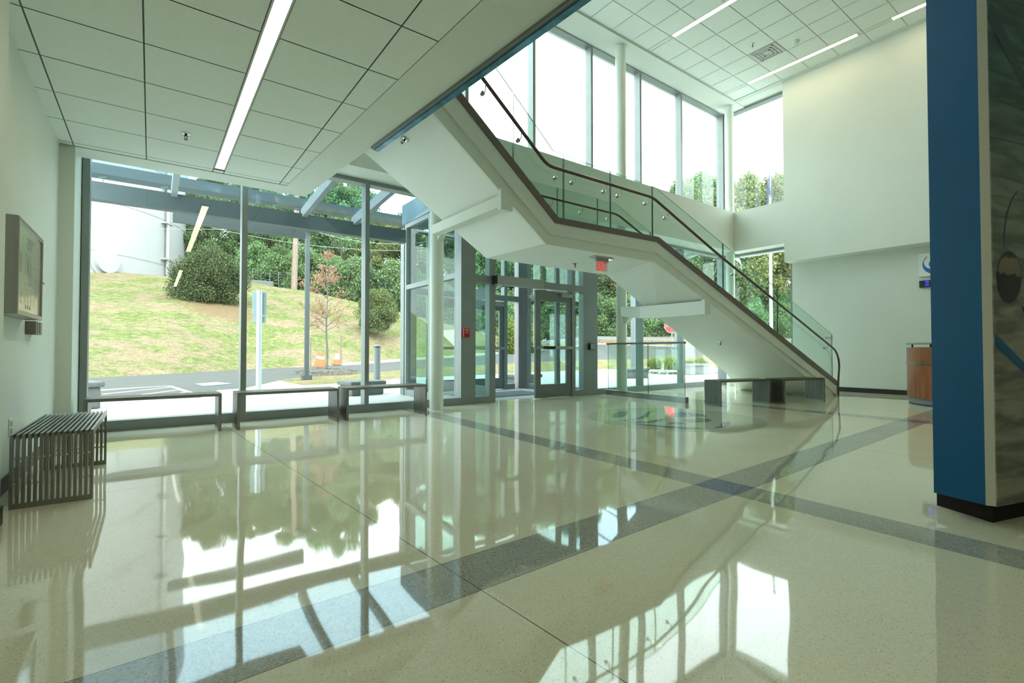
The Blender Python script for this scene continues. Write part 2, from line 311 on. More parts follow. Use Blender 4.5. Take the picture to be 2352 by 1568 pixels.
def wm(o):
    m = Matrix.Translation(o.location) @ o.rotation_euler.to_matrix().to_4x4()
    return wm(o.parent) @ o.matrix_parent_inverse @ m if o.parent else m
def pinv(p): return wm(p).inverted()
def tag(o, label=None, cat=None, group=None, kind=None):
    if label: o['label'] = label
    if cat: o['category'] = cat
    if group: o['group'] = group
    if kind: o['kind'] = kind
    return o
def thing(name, label, cat, loc=(0, 0, 0), group=None, rz=0):
    o = bpy.data.objects.new(name, None); COL.objects.link(o); o.location = loc; o.rotation_euler = (0, 0, rz); o.empty_display_size = 0.1
    return tag(o, label, cat, group)
def struct(o): o['kind'] = 'structure'; return o
def dup(root, loc, rz=0.0, label=None, group=None):
    def rec(o, par):
        c = o.copy(); COL.objects.link(c)
        if par: c.parent = par
        for ch in list(o.children): rec(ch, c)
        return c
    c = rec(root, None); c.location = loc; c.rotation_euler = (0, 0, rz)
    if label: c['label'] = label
    if group: c['group'] = group
    return c
# ================================================================== STRUCTURE
WY, GY = 7.20, 7.33            # window wall: inner face of frame, glass plane
FX, UX = 12.60, 12.20          # recessed far wall, upper far wall face
ZL, ZS, ZU, ZH, ZC = 3.0, 3.5, 4.53, 7.40, 7.42
fl = MB(); fl.add([(-1.2, -6, 0), (14.0, -6, 0), (14.0, 7.42, 0), (-1.2, 7.42, 0)], [(0, 1, 2, 3)])
struct(fl.build('floor', M['floor']))
ves = MB().box((4.2, 7.42, -0.1), (7.65, 9.7, -0.004)); struct(ves.build('floor', M['concrete']))
# left wall
b = MB(); b.box((-0.96, -6, 0), (-0.76, 6.62, 4)); b.box((-0.96, -6, 0), (-0.635, 3.72, 3.0)); struct(b.build('wall_left', M['wall']))
b = MB(); b.box((-0.96, 6.62, 0), (-0.64, 7.5, 4.0)); struct(b.build('wall_left_return', M['wall']))
b = MB(); b.box((-0.76, 3.72, 0), (-0.748, 6.62, 0.1)); b.box((-0.635, -6, 0), (-0.623, 3.72, 0.1)); struct(b.build('baseboard_left', M['base']))
# low tiled ceiling
def edgeT(y): return 1.362 - 0.0484*(y-6.433)      # edge of the tiled area
def edgeB(y): return 1.786 - 0.0650*(y-4.8)        # edge of the bulkhead
b = MB(); g = 0.005
xs = [-1.27, -0.65, -0.06, 0.555, 0.665, 1.27, 2.6]; ys = [6.60-0.6, 6.60] ; ys = [-6.0] + [6.505-0.6*i for i in range(20, -1, -1)] + [6.60]
for i in range(len(xs)-1):
    for j in range(len(ys)-1):
        x0, x1, y0, y1 = xs[i]+g, xs[i+1]-g, ys[j]+g, ys[j+1]-g
        if i == 3 and j < len(ys)-2 and j % 8 in (0,1,2,3,4,5,6,7) and y1 > -5: continue
        if x0 < -0.76: x0 = -0.76
        c0, c1 = min(x1, edgeT(y0)), min(x1, edgeT(y1))
        if c0 <= x0: continue
        b.add([(x0, y0, ZL), (c0, y0, ZL), (c1, y1, ZL), (x0, y1, ZL)], [(0, 3, 2, 1)])
b.mat(1); b.add([(-0.8, -6, ZL+0.006), (edgeT(-6)+.03, -6, ZL+0.006), (edgeT(6.6)+.03, 6.62, ZL+0.006), (-0.8, 6.62, ZL+0.006)], [(0, 3, 2, 1)])
struct(b.build('ceiling', [M['ceil'], M['gap']]))
# white border soffit of the bulkhead and slab above
b = MB(); Zb = ZL-0.004
b.add([(edgeT(-6), -6, Zb), (edgeB(-6), -6, Zb), (edgeB(6.85), 6.93, Zb), (-0.66, 6.93, Zb), (-0.66, 6.60, Zb), (edgeT(6.6), 6.60, Zb)], [(0, 5, 2, 1), (2, 5, 4, 3)])
b.add([(edgeB(-6), -6, Zb), (edgeB(6.85), 6.93, Zb), (edgeB(6.85), 6.93, 4.0), (edgeB(-6), -6, 4.0)], [(0, 1, 2, 3)])
b.add([(-0.66, 6.93, Zb), (edgeB(6.85), 6.93, Zb), (edgeB(6.85), 6.93, ZS+.02), (-0.66, 6.93, ZS+.02)], [(0, 1, 2, 3)])
b.add([(-0.9, -6, 4.0), (edgeB(-6), -6, 4.0), (edgeB(6.85), 6.93, 4.0), (-0.9, 6.93, 4.0)], [(0, 1, 2, 3)])
b.add([(-0.9, 6.90, ZS+.02), (2.0, 6.90, ZS+.02), (2.0, 7.5, ZS+.02), (-0.9, 7.5, ZS+.02)], [(0, 1, 2, 3)])
struct(b.build('trim_1', M['wall']))
# spandrel over the lower windows, wraps to the far wall
b = MB(); b.box((-0.9, 6.75, ZS), (UX, 7.45, ZU)); struct(b.build('wall_front', M['wall']))
# far wall
b = MB()
b.box((UX, 5.50, ZS), (13.2, 7.45, ZU))
b.box((UX, -6, 3.05), (13.0, 5.50, 7.6)); b.box((FX, -6, 0), (13.0, 5.50, 3.05)); b.box((UX, 5.5, ZH), (13.2, 7.45, 7.7))
struct(b.build('wall_right', M['wall']))
b = MB(); b.box((FX-0.012, -6, 0), (FX, 5.48, 0.1)); struct(b.build('baseboard_right', M['base']))
b = MB(); b.box((-1, -6.2, 0), (13.2, -6, 7.6)); struct(b.build('wall_back', M['wall']))
b = MB(); b.box((-1.05, -6, 4.0), (-0.96, 7.4, 7.6)); struct(b.build('wall_left_upper', M['wall']))
# high ceiling, tiles
b = MB(); g = 0.008
xs = [-0.96] + [6.83-0.605*i for i in range(12, -1, -1)] + [7.44, 8.04, 8.56, 8.66, 9.27, 9.88, 10.48, 11.0, 11.56, 11.66, 12.12]
ys = [-6.0] + [6.07-0.605*i for i in range(19, -1, -1)] + [6.66]
LY = {8.56: (-1.0, 6.03), 11.56: (-1.0, 6.03)}
fix_hi = [(8.56, 8.66, 2.0, 6.03), (11.56, 11.66, 3.75, 6.03), (11.56, 11.66, -0.6, 3.16), (8.56, 8.66, -3.0, 0.8), (4.0, 4.1, 0.5, 4.5)]
for i in range(len(xs)-1):
    for j in range(len(ys)-1):
        b.add([(xs[i]+g, ys[j]+g, ZC), (xs[i+1]-g, ys[j]+g, ZC), (xs[i+1]-g, ys[j+1]-g, ZC), (xs[i]+g, ys[j+1]-g, ZC)], [(0, 3, 2, 1)])
b.mat(1); b.add([(-1, -6, ZC+0.006), (12.2, -6, ZC+0.006), (12.2, 6.7, ZC+0.006), (-1, 6.7, ZC+0.006)], [(0, 3, 2, 1)])
struct(b.build('ceiling', [M['ceil'], M['tee']]))
b = MB(); b.box((-1, 6.66, ZC-0.045), (UX+.9, 7.45, 7.6)); b.box((12.12, -6, ZC-0.02), (UX+0.01, 6.66, 7.6)); struct(b.build('trim_2', M['wall']))
b = MB(); b.box((-1.1, -6.2, 7.55), (13.2, 7.5, 7.8)); struct(b.build('roof', M['white_trim']))

# ---------------- window bays
def pane(name_parent, a, b_, m=None):
    x = MB(); x.box(a, b_); return x.build('pane', m or M['glass'], name_parent)
wn_i = [0]
def window(x0, x1, z0, z1, left=True, right=False, y=WY, wm_=0.065, glass=None, head=0.06, sill=0.12, at_x=None):
    """bay in the plane y (or in the plane x=at_x when given: x0,x1 are then y values)"""
    wn_i[0] += 1
    o = thing('window_%d' % wn_i[0], None, None); struct(o)
    if 'label' in o: del o['label']
    T = (lambda a, d, z: (a, y+d, z)) if at_x is None else (lambda a, d, z: (at_x+d, a, z))
    f = MB(); D = 0.17
    if left: f.box(T(x0-wm_/2, 0, z0), T(x0+wm_/2, D, z1))
    if right: f.box(T(x1-wm_/2, 0, z0), T(x1+wm_/2, D, z1))
    l, r = x0+wm_/2, x1-wm_/2
    f.box(T(l, 0.0, z0), T(r, D, z0+sill)); f.box(T(l, 0.0, z1-head), T(r, D, z1))
    f.build('frame', M['alum'], o)
    pane(o, T(l-.004, 0.125, z0+sill-.004), T(r+.004, 0.137, z1-head+.004), glass)
    return o
bays = [-0.60, 0.975, 2.615, 4.28]
for i in range(3): window(bays[i], bays[i+1], 0.0, ZS, True, False, glass=M['glass'] if i == 0 else M['glass'])
for a, c in ((7.54, 9.04), (9.04, 10.62), (10.62, 12.55)): window(a, c, 0.0, ZS, a > 7.6, c > 12)
up = [1.25, 2.82, 4.36, 5.86, 7.43, 9.02, 10.60, 12.52]
for i in range(len(up)-1): window(up[i], up[i+1], ZU-0.12, ZH, True, i == len(up)-2, head=0.05, sill=0.17)
window(5.50, 7.15, 0.0, ZS, True, True, at_x=12.62, wm_=0.09)
window(5.50, 7.15, ZU-0.12, ZH, True, True, at_x=12.62, sill=0.17)
b = MB(); b.box((12.52, 7.15, 0), (12.85, 7.42, 7.4)); struct(b.build('trim_3', M['alum']))

# ---------------- vestibule: inner and outer screens, side walls, doors
def screen(y, name, outer=False):
    o = thing(name, None, None); struct(o); f = MB(); D = 0.14
    f.box((4.25, y, 0), (4.54, y+D+.03, ZS)); f.box((7.27, y, 0), (7.57, y+D+.03, ZS))            # end pilasters
    f.box((4.83, y, 0), (4.96, y+D, ZS)); f.box((6.84, y, 0), (6.93, y+D, ZS))                   # jambs
    f.box((7.16, y, 0), (7.27, y+D, ZS)) if not outer else None
    for xa, xb in ((4.54, 4.83), (4.96, 6.84), (6.93, 7.16 if not outer else 7.27)): f.box((xa, y, 2.12), (xb, y+D, 2.25))
    f.box((4.54, y, 0), (4.83, y+D, 0.12)); f.box((6.93, y, 0), (7.16, y+D, 0.12)); [f.box((xa, y, ZS-.06), (xb, y+D, ZS)) for xa, xb in ((4.54, 4.83), (4.96, 6.84), (6.93, 7.16))]
    if outer: f.box((5.86, y, 2.25), (5.92, y+D, ZS-.06))
    f.build('frame', M['alum'], o)
    for a, c, z0, z1 in ((4.54, 4.83, .12, 2.12), (6.93, 7.16, .12, 2.12), (4.54, 4.83, 2.25, ZS-.06), (6.93, 7.16, 2.25, ZS-.06), (4.96, 6.84, 2.25, ZS-.06)):
        pane(o, (a-.004, y+.07, z0-.004), (c+.004, y+.08, z1+.004), M['glass_cool'])
    return o
scr_in = screen(WY, 'window_20'); scr_out = screen(9.55, 'window_21', True)
def side_screen(x, name, s):
    o = thing(name, None, None); struct(o); f = MB(); x0, x1 = (x-0.03, x+0.09)
    for yy in (7.40, 8.40, 9.47): f.box((x0, yy-.035, 0), (x1, yy+.035, 3.56))
    for z0, z1 in ((0, 0.12), (2.19, 2.28), (3.47, 3.56)): [f.box((x0, ya, z0), (x1, yb, z1)) for ya, yb in ((7.435, 8.365), (8.435, 9.435))]
    f.build('frame', mat('side_screen_aluminium', (0.22, 0.24, 0.24), 0.45, 0.2), o)
    for a, c in ((7.435, 8.365), (8.435, 9.435)):
        for z0, z1 in ((.12, 2.19), (2.28, 3.47)): pane(o, (x+.02, a-.004, z0-.004), (x+.03, c+.004, z1+.004), M['glass_side'])
side_screen(4.28, 'window_22', 1); side_screen(7.48, 'window_23', -1)
b = MB(); b.box((4.235, 7.46, 3.56), (7.65, 9.62, 3.98)); struct(b.build('trim_4', mat('vestibule_fascia', (0.11, 0.16, 0.18), 0.5)))
def door(name, hinge, ang, w=0.93, h=2.09, flip=1, dark=True, bar=True):
    o = thing(name, None, None, hinge, rz=ang); struct(o)
    def P(a, d, z): return (hinge[0]+0, 0, 0)
    T = Matrix.Translation(hinge) @ Matrix.Rotation(ang, 4, 'Z')
    def wbox(mb, a, b_):
        n0 = len(mb.v); mb.box(a, b_)
        for i in range(n0, len(mb.v)): mb.v[i] = tuple(T @ Vector(mb.v[i]))
    f = MB(); st = 0.125; th = 0.045
    wbox(f, (0, 0, 0.01), (st, th, h)); wbox(f, (w-st, 0, 0.01), (w, th, h)); wbox(f, (st, 0, 0.01), (w-st, th, 0.27)); wbox(f, (st, 0, h-0.21), (w-st, th, h))
    f.build('frame', M['alum_dark'], o)
    g_ = MB(); wbox(g_, (st-.003, .018, .267), (w-st+.003, .026, h-.207)); g_.build('pane', M['glass_cool'], o)
    if bar:
        p = MB(); wbox(p, (0.02, -0.075, 0.93), (w-0.02, -0.03, 1.0)); wbox(p, (0.02, -.06, .94), (0.07, 0, .99)); wbox(p, (w-.07, -.06, .94), (w-.02, 0, .99))
        pb = p.build('panic_bar', M['grey'], o)
        q = MB(); wbox(q, (w*0.5, -0.082, 0.935), (w*0.88, -0.074, 0.995)) if flip > 0 else wbox(q, (w*0.12, -0.082, 0.935), (w*0.5, -0.074, 0.995)); q.build('grip_pad', M['black'], pb)
    c = MB(); wbox(c, (0.03, -.055, h-.10), (0.30, 0, h-.035)); c.build('closer', M['grey'], o)
    a_ = MB(); wbox(a_, (0.12, -.03, h-.01), (.50, -.0, h+.02)); a_.build('closer_arm', M['alum_dark'], o)
    return o
# right inner leaf: hinge on the right jamb
door('door_1', (6.84, WY+0.045, 0), R(180)*1.0, flip=1) if False else None
def leaf(name, x_h, y, ang, sgn, bar=True):
    """leaf hinged at x_h; sgn=-1 opens toward -x"""
    o = thing(name, None, None); struct(o); w, h, st, th = 0.93, 2.09, 0.125, 0.045
    T = Matrix.Translation((x_h, y, 0)) @ Matrix.Rotation(ang, 4, 'Z')
    def wb_(mb, a, c):
        n0 = len(mb.v); mb.box((a[0]*sgn, a[1], a[2]), (c[0]*sgn, c[1], c[2]))
        for i in range(n0, len(mb.v)): mb.v[i] = tuple(T @ Vector(mb.v[i]))
    f = MB(); wb_(f, (0, 0, .01), (st, th, h)); wb_(f, (w-st, 0, .01), (w, th, h)); wb_(f, (st, 0, .01), (w-st, th, .27)); wb_(f, (st, 0, h-.21), (w-st, th, h))
    f.build('frame', M['alum_dark'], o)
    g_ = MB(); wb_(g_, (st-.003, .018, .267), (w-st+.003, .026, h-.207)); g_.build('pane', M['glass_cool'], o)
    p = MB(); wb_(p, (.02, -.075, .95), (w-.02, -.03, 1.01)); wb_(p, (.02, -.06, .955), (.07, 0, 1.005)); wb_(p, (w-.07, -.06, .955), (w-.02, 0, 1.005))
    pb = p.build('panic_bar', M['grey'], o)
    q = MB(); wb_(q, (.50, -.083, .95), (.80, -.074, 1.01)); q.build('grip_pad', M['black'], pb)
    c = MB(); wb_(c, (.03, -.06, h-.11), (.30, 0, h-.035)); c.build('closer', M['grey'], o)
    a_ = MB(); wb_(a_, (.10, -.035, h-.03), (.48, -.005, h+.0)); a_.build('closer_arm', M['grey'], o)
    return o
leaf('door_1', 6.835, WY+.02, 0, -1)
leaf('door_2', 4.98, WY+.10, R(88), 1)
leaf('door_3', 6.835, 9.57, 0, -1)
leaf('door_4', 4.965, 9.57, 0, 1)
# automatic operator box above the open leaf
o = thing('door_operator', 'pale grey automatic opener box on the transom above the open door', 'door opener', (5.4, WY, 2.17))
b = MB(); b.box((4.90, WY-.15, 2.10), (5.97, WY-.001, 2.255)); b.build('housing', M['grey'], o, bevel=.004)
b = MB(); b.box((4.885, WY-.152, 2.098), (4.90, WY-.001, 2.257)); b.build('end_cap', M['black'], o)
b = MB(); b.beam((5.12, WY-.05, 2.085), (5.05, WY+.4, 2.06), .03, .02); b.build('arm', M['chrome'], o)

# ================================================================== columns
def column(x, y, z0, z1, label):
    o = thing('column', label, 'column', (x, y, z0), group='round white columns by the window wall')
    b = MB(); b._lathe(Vector((x, y, 0)), [(0.108, z0), (0.108, z1)], 32); b.build('shaft', M['white_metal'], o)
    b = MB(); b._lathe(Vector((x, y, 0)), [(0.112, z0), (0.112, z0+.008)], 32); b.build('foot_ring', M['white_metal'], o)
    return o
column(3.61, 6.87, 0, 3.12, 'round cream column left of the entrance under the upper stair flight')
column(7.95, 6.87, 0, ZC-.05, 'tall round white column right of the entrance behind the glass partition')
column(12.22, 6.87, 0, ZC-.05, 'round white column in the far corner between the two window walls')

# ================================================================== staircase
Y0 = 4.15
o = st = thing('staircase', 'white staircase with landing, brown capped stringer, glass guards and wooden handrails', 'staircase', (11.3, Y0, 0))
capz = [(1.55, 4.19), (2.4, 3.5), (3.72, 2.44), (5.55, 2.47), (11.45, 0.30)]
capz_b = [(1.55, 4.09), (2.4, 3.40), (3.68, 2.37), (5.52, 2.40), (11.45, 0.19)]
botz = [(1.55, 3.68), (2.1, 3.23), (3.57, 2.12), (5.50, 2.13), (6.9, 1.62), (10.1, 0.42), (10.95, 0.09), (11.0, 0.0), (11.45, 0.0)]
def P3(l, y): return [(x, y, z) for x, z in l]
loop = P3(capz_b, Y0) + P3(botz, Y0)[::-1]
def strip(mb, top, bot, y, t):   # vertical plate between two polylines, thickness t
    mb.prism([(x, y, z) for x, z in top] + [(x, y, z) for x, z in bot[::-1]], (0, t, 0))
def interp(l, x):
    for (xa, za), (xb, zb) in zip(l, l[1:]):
        if xa <= x <= xb: return za + (zb-za)*(x-xa)/(xb-xa) if xb > xa else za
    return l[0][1] if x < l[0][0] else l[-1][1]
mid = [(x, z) for x, z in [(1.55, 3.86), (2.2, 3.32), (3.61, 2.23), (5.51, 2.25), (11.0, 0.20), (11.45, 0.0)]]
b = MB()
for t, bo, y in ((capz_b, mid, Y0),):
    xs_ = sorted(set([x for x, _ in t] + [x for x, _ in bo]))
    for xa, xb in zip(xs_, xs_[1:]):
        b.prism([(xa, y, interp(t, xa)), (xb, y, interp(t, xb)), (xb, y, interp(bo, xb)), (xa, y, interp(bo, xa))], (0, .06, 0))
b.build('stringer', M['white_metal'], st)
b = MB(); xs_ = sorted(set([x for x, _ in mid] + [x for x, _ in botz]))
for xa, xb in zip(xs_, xs_[1:]):
    zc, zd = interp(botz, xa), interp(botz, xb)
    if interp(mid, xa) - zc < 1e-4 and interp(mid, xb)-zd < 1e-4: continue
    b.prism([(xa, Y0+.025, interp(mid, xa)), (xb, Y0+.025, interp(mid, xb)), (xb, Y0+.025, zd), (xa, Y0+.025, zc)], (0, .035, 0))
b.build('stringer_lower_plate', M['white_metal'], st)
b = MB()
for (xa, za), (xb, zb), (xc, zc), (xd, zd) in zip(capz, capz[1:], capz_b, capz_b[1:]):
    b.prism([(xa, Y0-.015, za), (xb, Y0-.015, zb), (xd, Y0-.015, zd), (xc, Y0-.015, zc)], (0, .09, 0))
b.build('stringer_cap', M['cap'], st)
# soffit
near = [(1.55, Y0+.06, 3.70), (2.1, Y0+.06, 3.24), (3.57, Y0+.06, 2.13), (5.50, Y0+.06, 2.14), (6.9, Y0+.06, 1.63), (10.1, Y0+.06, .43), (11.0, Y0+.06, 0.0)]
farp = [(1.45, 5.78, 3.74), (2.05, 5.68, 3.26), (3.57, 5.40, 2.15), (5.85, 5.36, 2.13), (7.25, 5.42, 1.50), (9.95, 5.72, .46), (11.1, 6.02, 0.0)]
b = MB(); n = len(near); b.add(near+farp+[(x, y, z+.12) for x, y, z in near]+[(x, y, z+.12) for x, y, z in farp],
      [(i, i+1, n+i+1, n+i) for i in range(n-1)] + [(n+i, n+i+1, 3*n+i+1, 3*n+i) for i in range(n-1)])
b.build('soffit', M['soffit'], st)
# treads and landing
def tread_run(x0, z0, x1, z1, nst):
    dx, dz = (x1-x0)/nst, (z1-z0)/nst
    for i in range(nst):
        mb = MB()
        xa, xb, zt = x0+dx*i, x0+dx*(i+1), z0+dz*i
        mb.box((min(xa, xb), Y0+.07, zt-.025+dz), (max(xa, xb), 5.20, zt+dz)); (mb.box((xa-.01, Y0+.07, zt), (xa+.01, 5.28, zt+dz)) if zt < 1.7 or x0 < 4 else None); mb.build('tread', M['cap'], st)
tread_run(11.36, 0.06, 5.5, 2.35, 13)
tread_run(3.62, 2.35, 1.9, 3.73, 8)
b = MB(); b.box((3.6, Y0+.06, 2.22), (5.60, 5.30, 2.33)); b.build('landing', M['cap'], st)
b = MB(); fc = [(1.55, 4.19), (2.4, 3.5), (3.72, 2.44), (5.9, 2.44), (11.2, 0.45)]; fb = [(1.55, 3.85), (2.4, 3.2), (3.62, 2.26), (5.85, 2.24), (10.9, 0.28), (11.2, 0.1)]
xs_ = sorted(set([x for x, _ in fc] + [x for x, _ in fb]))
for xa, xb in zip(xs_, xs_[1:]):
    b.prism([(xa, 5.30, interp(fc, xa)), (xb, 5.30, interp(fc, xb)), (xb, 5.30, interp(fb, xb)), (xa, 5.30, interp(fb, xa))], (0, .05, 0))
b.build('far_stringer', M['white_metal'], st)
# support beams
for p_, q_, w_, h_ in (((3.0, Y0+.05, 2.50), (3.0, 5.74, 2.50), .12, .12), ((6.73, Y0+.05, 1.57), (6.73, 5.36, 1.57), .12, .20),
                       ((3.0, 5.68, 2.50), (3.56, 6.78, 2.81), .12, .13), ((6.735, 5.28, 1.565), (7.90, 6.78, 1.735), .12, .20)):
    b = MB(); b.beam(p_, q_, w_, h_); b.build('support_beam', M['white_metal'], st)
for x_, z_ in ((3.56, 2.78), (7.90, 1.62)):
    b = MB(); b.prism([(x_, 6.76, z_), (x_, 6.6, z_), (x_, 6.76, z_-.16)], (.1, 0, 0)); b.build('bracket_gusset', M['white_metal'], st)
for x_, z_ in ((3.0, 2.50), (6.73, 1.57)):
    b = MB(); b.box((x_-.075, Y0-.005, z_-.10), (x_+.075, Y0+.06, z_+.12)); b.build('beam_end', M['white_metal'], st)
# guard glass
def gpanel(pts_t, pts_b, y, parent, t=.013, name='glass_panel'):
    """vertical panel; polylines share end x; upright edges get the dark edge, the others a painted highlight"""
    mb = MB(); poly = [(x, y, z) for x, z in pts_t] + [(x, y, z) for x, z in pts_b[::-1]]; n = len(poly)
    v = poly + [(x, yy+t, z) for x, yy, z in poly]
    mb.add(v, [tuple(range(n)), tuple(range(n, 2*n))[::-1]])
    for i in range(n):
        j = (i+1) % n; horiz = abs(poly[i][0]-poly[j][0]) > 0.02
        mb.mat(2 if horiz else 1); mb.add([v[i], v[j], v[n+j], v[n+i]], [(0, 1, 2, 3)])
    return mb.build(name, [M['guard'], M['edge'], M['edge_highlight']], parent)
GYp = Y0+.045
def cut(line, a, c):
    return [(a, interp(line, a))] + [(x, z) for x, z in line if a < x < c] + [(c, interp(line, c))]
gt = [(1.5, 5.0), (2.88, 3.92), (3.70, 3.22), (3.95, 3.21), (5.56, 3.17), (11.42, 1.25)]
gb = [(1.5, 4.2), (2.4, 3.5), (3.72, 2.42), (5.55, 2.45), (11.42, 0.31)]
for a, c in ((1.6, 3.115), (3.13, 3.85), (3.865, 4.65), (4.665, 5.49), (5.505, 7.25), (7.265, 9.03), (9.045, 11.38)):
    gpanel(cut(gt, a, c), cut(gb, a, c), GYp, st)
FY = 5.30
gt2 = [(1.5, 5.15), (3.62, 3.30), (6.0, 3.31), (11.3, 1.30)]; gb2 = [(1.5, 4.2), (3.72, 2.44), (5.9, 2.44), (11.3, 0.44)]
for a, c in ((2.2, 3.6), (3.62, 4.76), (4.775, 5.60), (5.615, 6.9), (6.92, 9.0), (9.02, 11.2)):
    gpanel(cut(gt2, a, c), cut(gb2, a, c), FY+.02, st)
# handrails
def rail(pts, name, brk, side):
    mb = MB(); mb.tube(pts, .019, 12); r_ = mb.build(name, M['wood'], st)
    for p in brk:
        p = Vector(p); q = MB(); s_ = side
        q.tube([p, p+Vector((0, 0, -.075)), p+Vector((0, s_*.01, -.09)), p+Vector((0, s_*.055, -.09))], .006, 8)
        yg = p.y+s_*.06
        q.tube([(p.x, yg-.012, p.z-.09), (p.x, yg+.012, p.z-.09)], .024, 16)
        q.build('bracket', M['chrome'], r_)
hy = GYp+.085
hr = [(1.55, 4.58), (2.61, 3.75), (3.55, 2.995), (5.42, 2.985), (6.95, 2.42), (11.20, 0.99)]
loopend = [(11.35, .93), (11.46, .83), (11.53, .70), (11.54, .58), (11.50, .40), (11.47, .20), (11.47, .0)]
def arc(l, y, rad=.12):
    out = []
    for i, (x, z) in enumerate(l):
        if 0 < i < len(l)-1:
            a, c = Vector((x-l[i-1][0], z-l[i-1][1])), Vector((l[i+1][0]-x, l[i+1][1]-z))
            ra = min(rad, a.length/2.2, c.length/2.2); p = Vector((x, z)); p0, p2 = p-a.normalized()*ra, p+c.normalized()*ra
            for t in (0, .25, .5, .75, 1): q = p0*(1-t)**2 + p*2*t*(1-t) + p2*t*t; out.append((q.x, y, q.y))
        else: out.append((x, y, z))
    return out
HR = hr + loopend
bx = [2.95, 3.35, 3.98, 4.10 if False else 4.20, 4.95, 5.28, 5.62, 6.9, 7.45, 9.15, 11.0]
rail(arc(HR, GYp-.065, .1), 'handrail', [(x, GYp-.065, interp(hr, x)) for x in (2.72, 3.18, 3.72, 3.98, 4.52, 4.78, 5.32, 5.75, 7.0, 7.5, 9.15, 10.98)], 1)
hr2 = [(1.9, 4.6), (3.62, 3.10), (5.98, 3.10), (11.2, 1.08)]
rail(arc(hr2, FY-.06, .1), 'handrail', [(x, FY-.06, interp(hr2, x)) for x in (3.95, 4.6, 5.2, 5.8, 6.6, 8.2, 10)], 1)

# channel with glass strip at the edge of the upper floor
o = thing('floor_edge_channel', 'long metal channel with bluish glass strip along the upper floor edge', 'edge trim', (edgeB(4), 4, 3.0))
b = MB(); b.beam((edgeB(4.82)+.01, 4.82, 3.0), (edgeB(-3)+.01, -3, 3.0), .03, .05); b.build('channel', M['alum_dark'], o)
b = MB(); b.beam((edgeB(4.82)+.05, 4.82, 2.98), (edgeB(-3)+.05, -3, 2.98), .05, .035); b.build('glass_strip', mat("blue_strip", (0.07, 0.22, 0.32), .2, .4, var=.5, scale=6), o)

# ================================================================== freestanding glass partition
o = thing('glass_partition', 'low freestanding glass partition with steel base rail before the entrance windows', 'partition', (7.7, 6.1, 0))
pA, pB = onz(1395, 905), onz(1578, 925); pA.z = pB.z = 0; dv = (pB-pA).normalized()
b = MB(); b.beam(pA+Vector((0, 0, .05)), pB+Vector((0, 0, .05)), .09, .10); b.build('base_rail', mat('rail_steel', (.42, .43, .41), .28, 1.0, var=.2, scale=3), o, bevel=.003)
b = MB(); b.beam(pA+Vector((0, 0, 1.065)), pB+dv*-.03+Vector((0, 0, 1.065)), .045, .035); b.build('top_rail', M['alum_dark'], o)
nrm = Vector((-dv.y, dv.x, 0))*.0065; Lp = (pB-pA).length
for s0, s1 in ((.03, Lp*.555), (Lp*.565, Lp-.04)):
    a, c = pA+dv*s0, pA+dv*s1; mb = MB()
    v = [a-nrm+Vector((0, 0, .1)), c-nrm+Vector((0, 0, .1)), c-nrm+Vector((0, 0, 1.05)), a-nrm+Vector((0, 0, 1.05))]; v += [p+nrm*2 for p in v]
    mb.add(v, [(0, 1, 2, 3), (7, 6, 5, 4)]); mb.mat(1); mb.add([v[0], v[4], v[7], v[3]], [(0, 1, 2, 3)]); mb.add([v[1], v[5], v[6], v[2]], [(0, 1, 2, 3)])
    mb.build('glass_panel', [M['guard'], M['edge']], o)

# ================================================================== benches
def make_bench(label, loc, rz, Lb=1.16, Wb=0.39, Hb=0.43, group=None):
    """slatted steel bench; local x = length, y = width"""
    o = thing('slatted_bench', label, 'bench', loc, group=group, rz=rz); T = Matrix.Translation(loc) @ Matrix.Rotation(rz, 4, 'Z')
    ns = 15; sw = .0150; pitch = (Wb-sw)/(ns-1)
    def fin(mb, nm):
        mb.v = [tuple(T @ Vector(v)) for v in mb.v]; return mb.build(nm, M['steel'], o)
    seat = MB(); lg = [MB(), MB()]
    for i in range(ns):
        y = -Wb/2+sw/2+pitch*i
        seat.box((-Lb/2, y-sw/2, Hb-.032), (Lb/2, y+sw/2, Hb))
        for k, s_ in enumerate((-1, 1)):
            xa, xb = s_*Lb/2, s_*(Lb/2-.032); lg[k].box((min(xa, xb), y-sw/2, .032), (max(xa, xb), y+sw/2, Hb-.032))
    fin(seat, 'seat_slats')
    for k, s_ in enumerate((-1, 1)):
        xa, xb = s_*Lb/2, s_*(Lb/2-.032); lg[k].box((min(xa, xb), -Wb/2, 0), (max(xa, xb), Wb/2, .032)); fin(lg[k], 'leg_panel')
        for z in (.14, .29):
            r_ = MB(); r_.tube([(s_*(Lb/2-.016), -Wb/2+.006, z), (s_*(Lb/2-.016), Wb/2-.006, z)], .007, 8)
            r_.v = [tuple(T @ Vector(v)) for v in r_.v]; r_.build('spacer_rod', M['chrome'], o)
    for x in (-.38, 0, .38):
        r_ = MB(); r_.tube([(x, -Wb/2+.006, Hb-.018), (x, Wb/2-.006, Hb-.018)], .006, 8)
        r_.v = [tuple(T @ Vector(v)) for v in r_.v]; r_.build('spacer_rod', M['chrome'], o)
    return o
make_bench('slatted steel bench against the left wall below the framed plan board', (-.465, 4.60, 0), R(90), 1.19, .37)
WB = 'slatted steel benches in a row under the left windows'
make_bench('slatted steel bench under the left window, nearest the left wall', (.065, 6.70, 0), 0, 1.20, .38, .43, WB)
make_bench('slatted steel bench under the windows, middle of the three in that row', (1.40, 6.66, 0), 0, 1.17, .38, .43, WB)
make_bench('slatted steel bench beside the cream column left of the entrance', (2.665, 6.665, 0), 0, 1.17, .38, .43, WB)
RB = 'slatted steel benches before the lower stair flight'
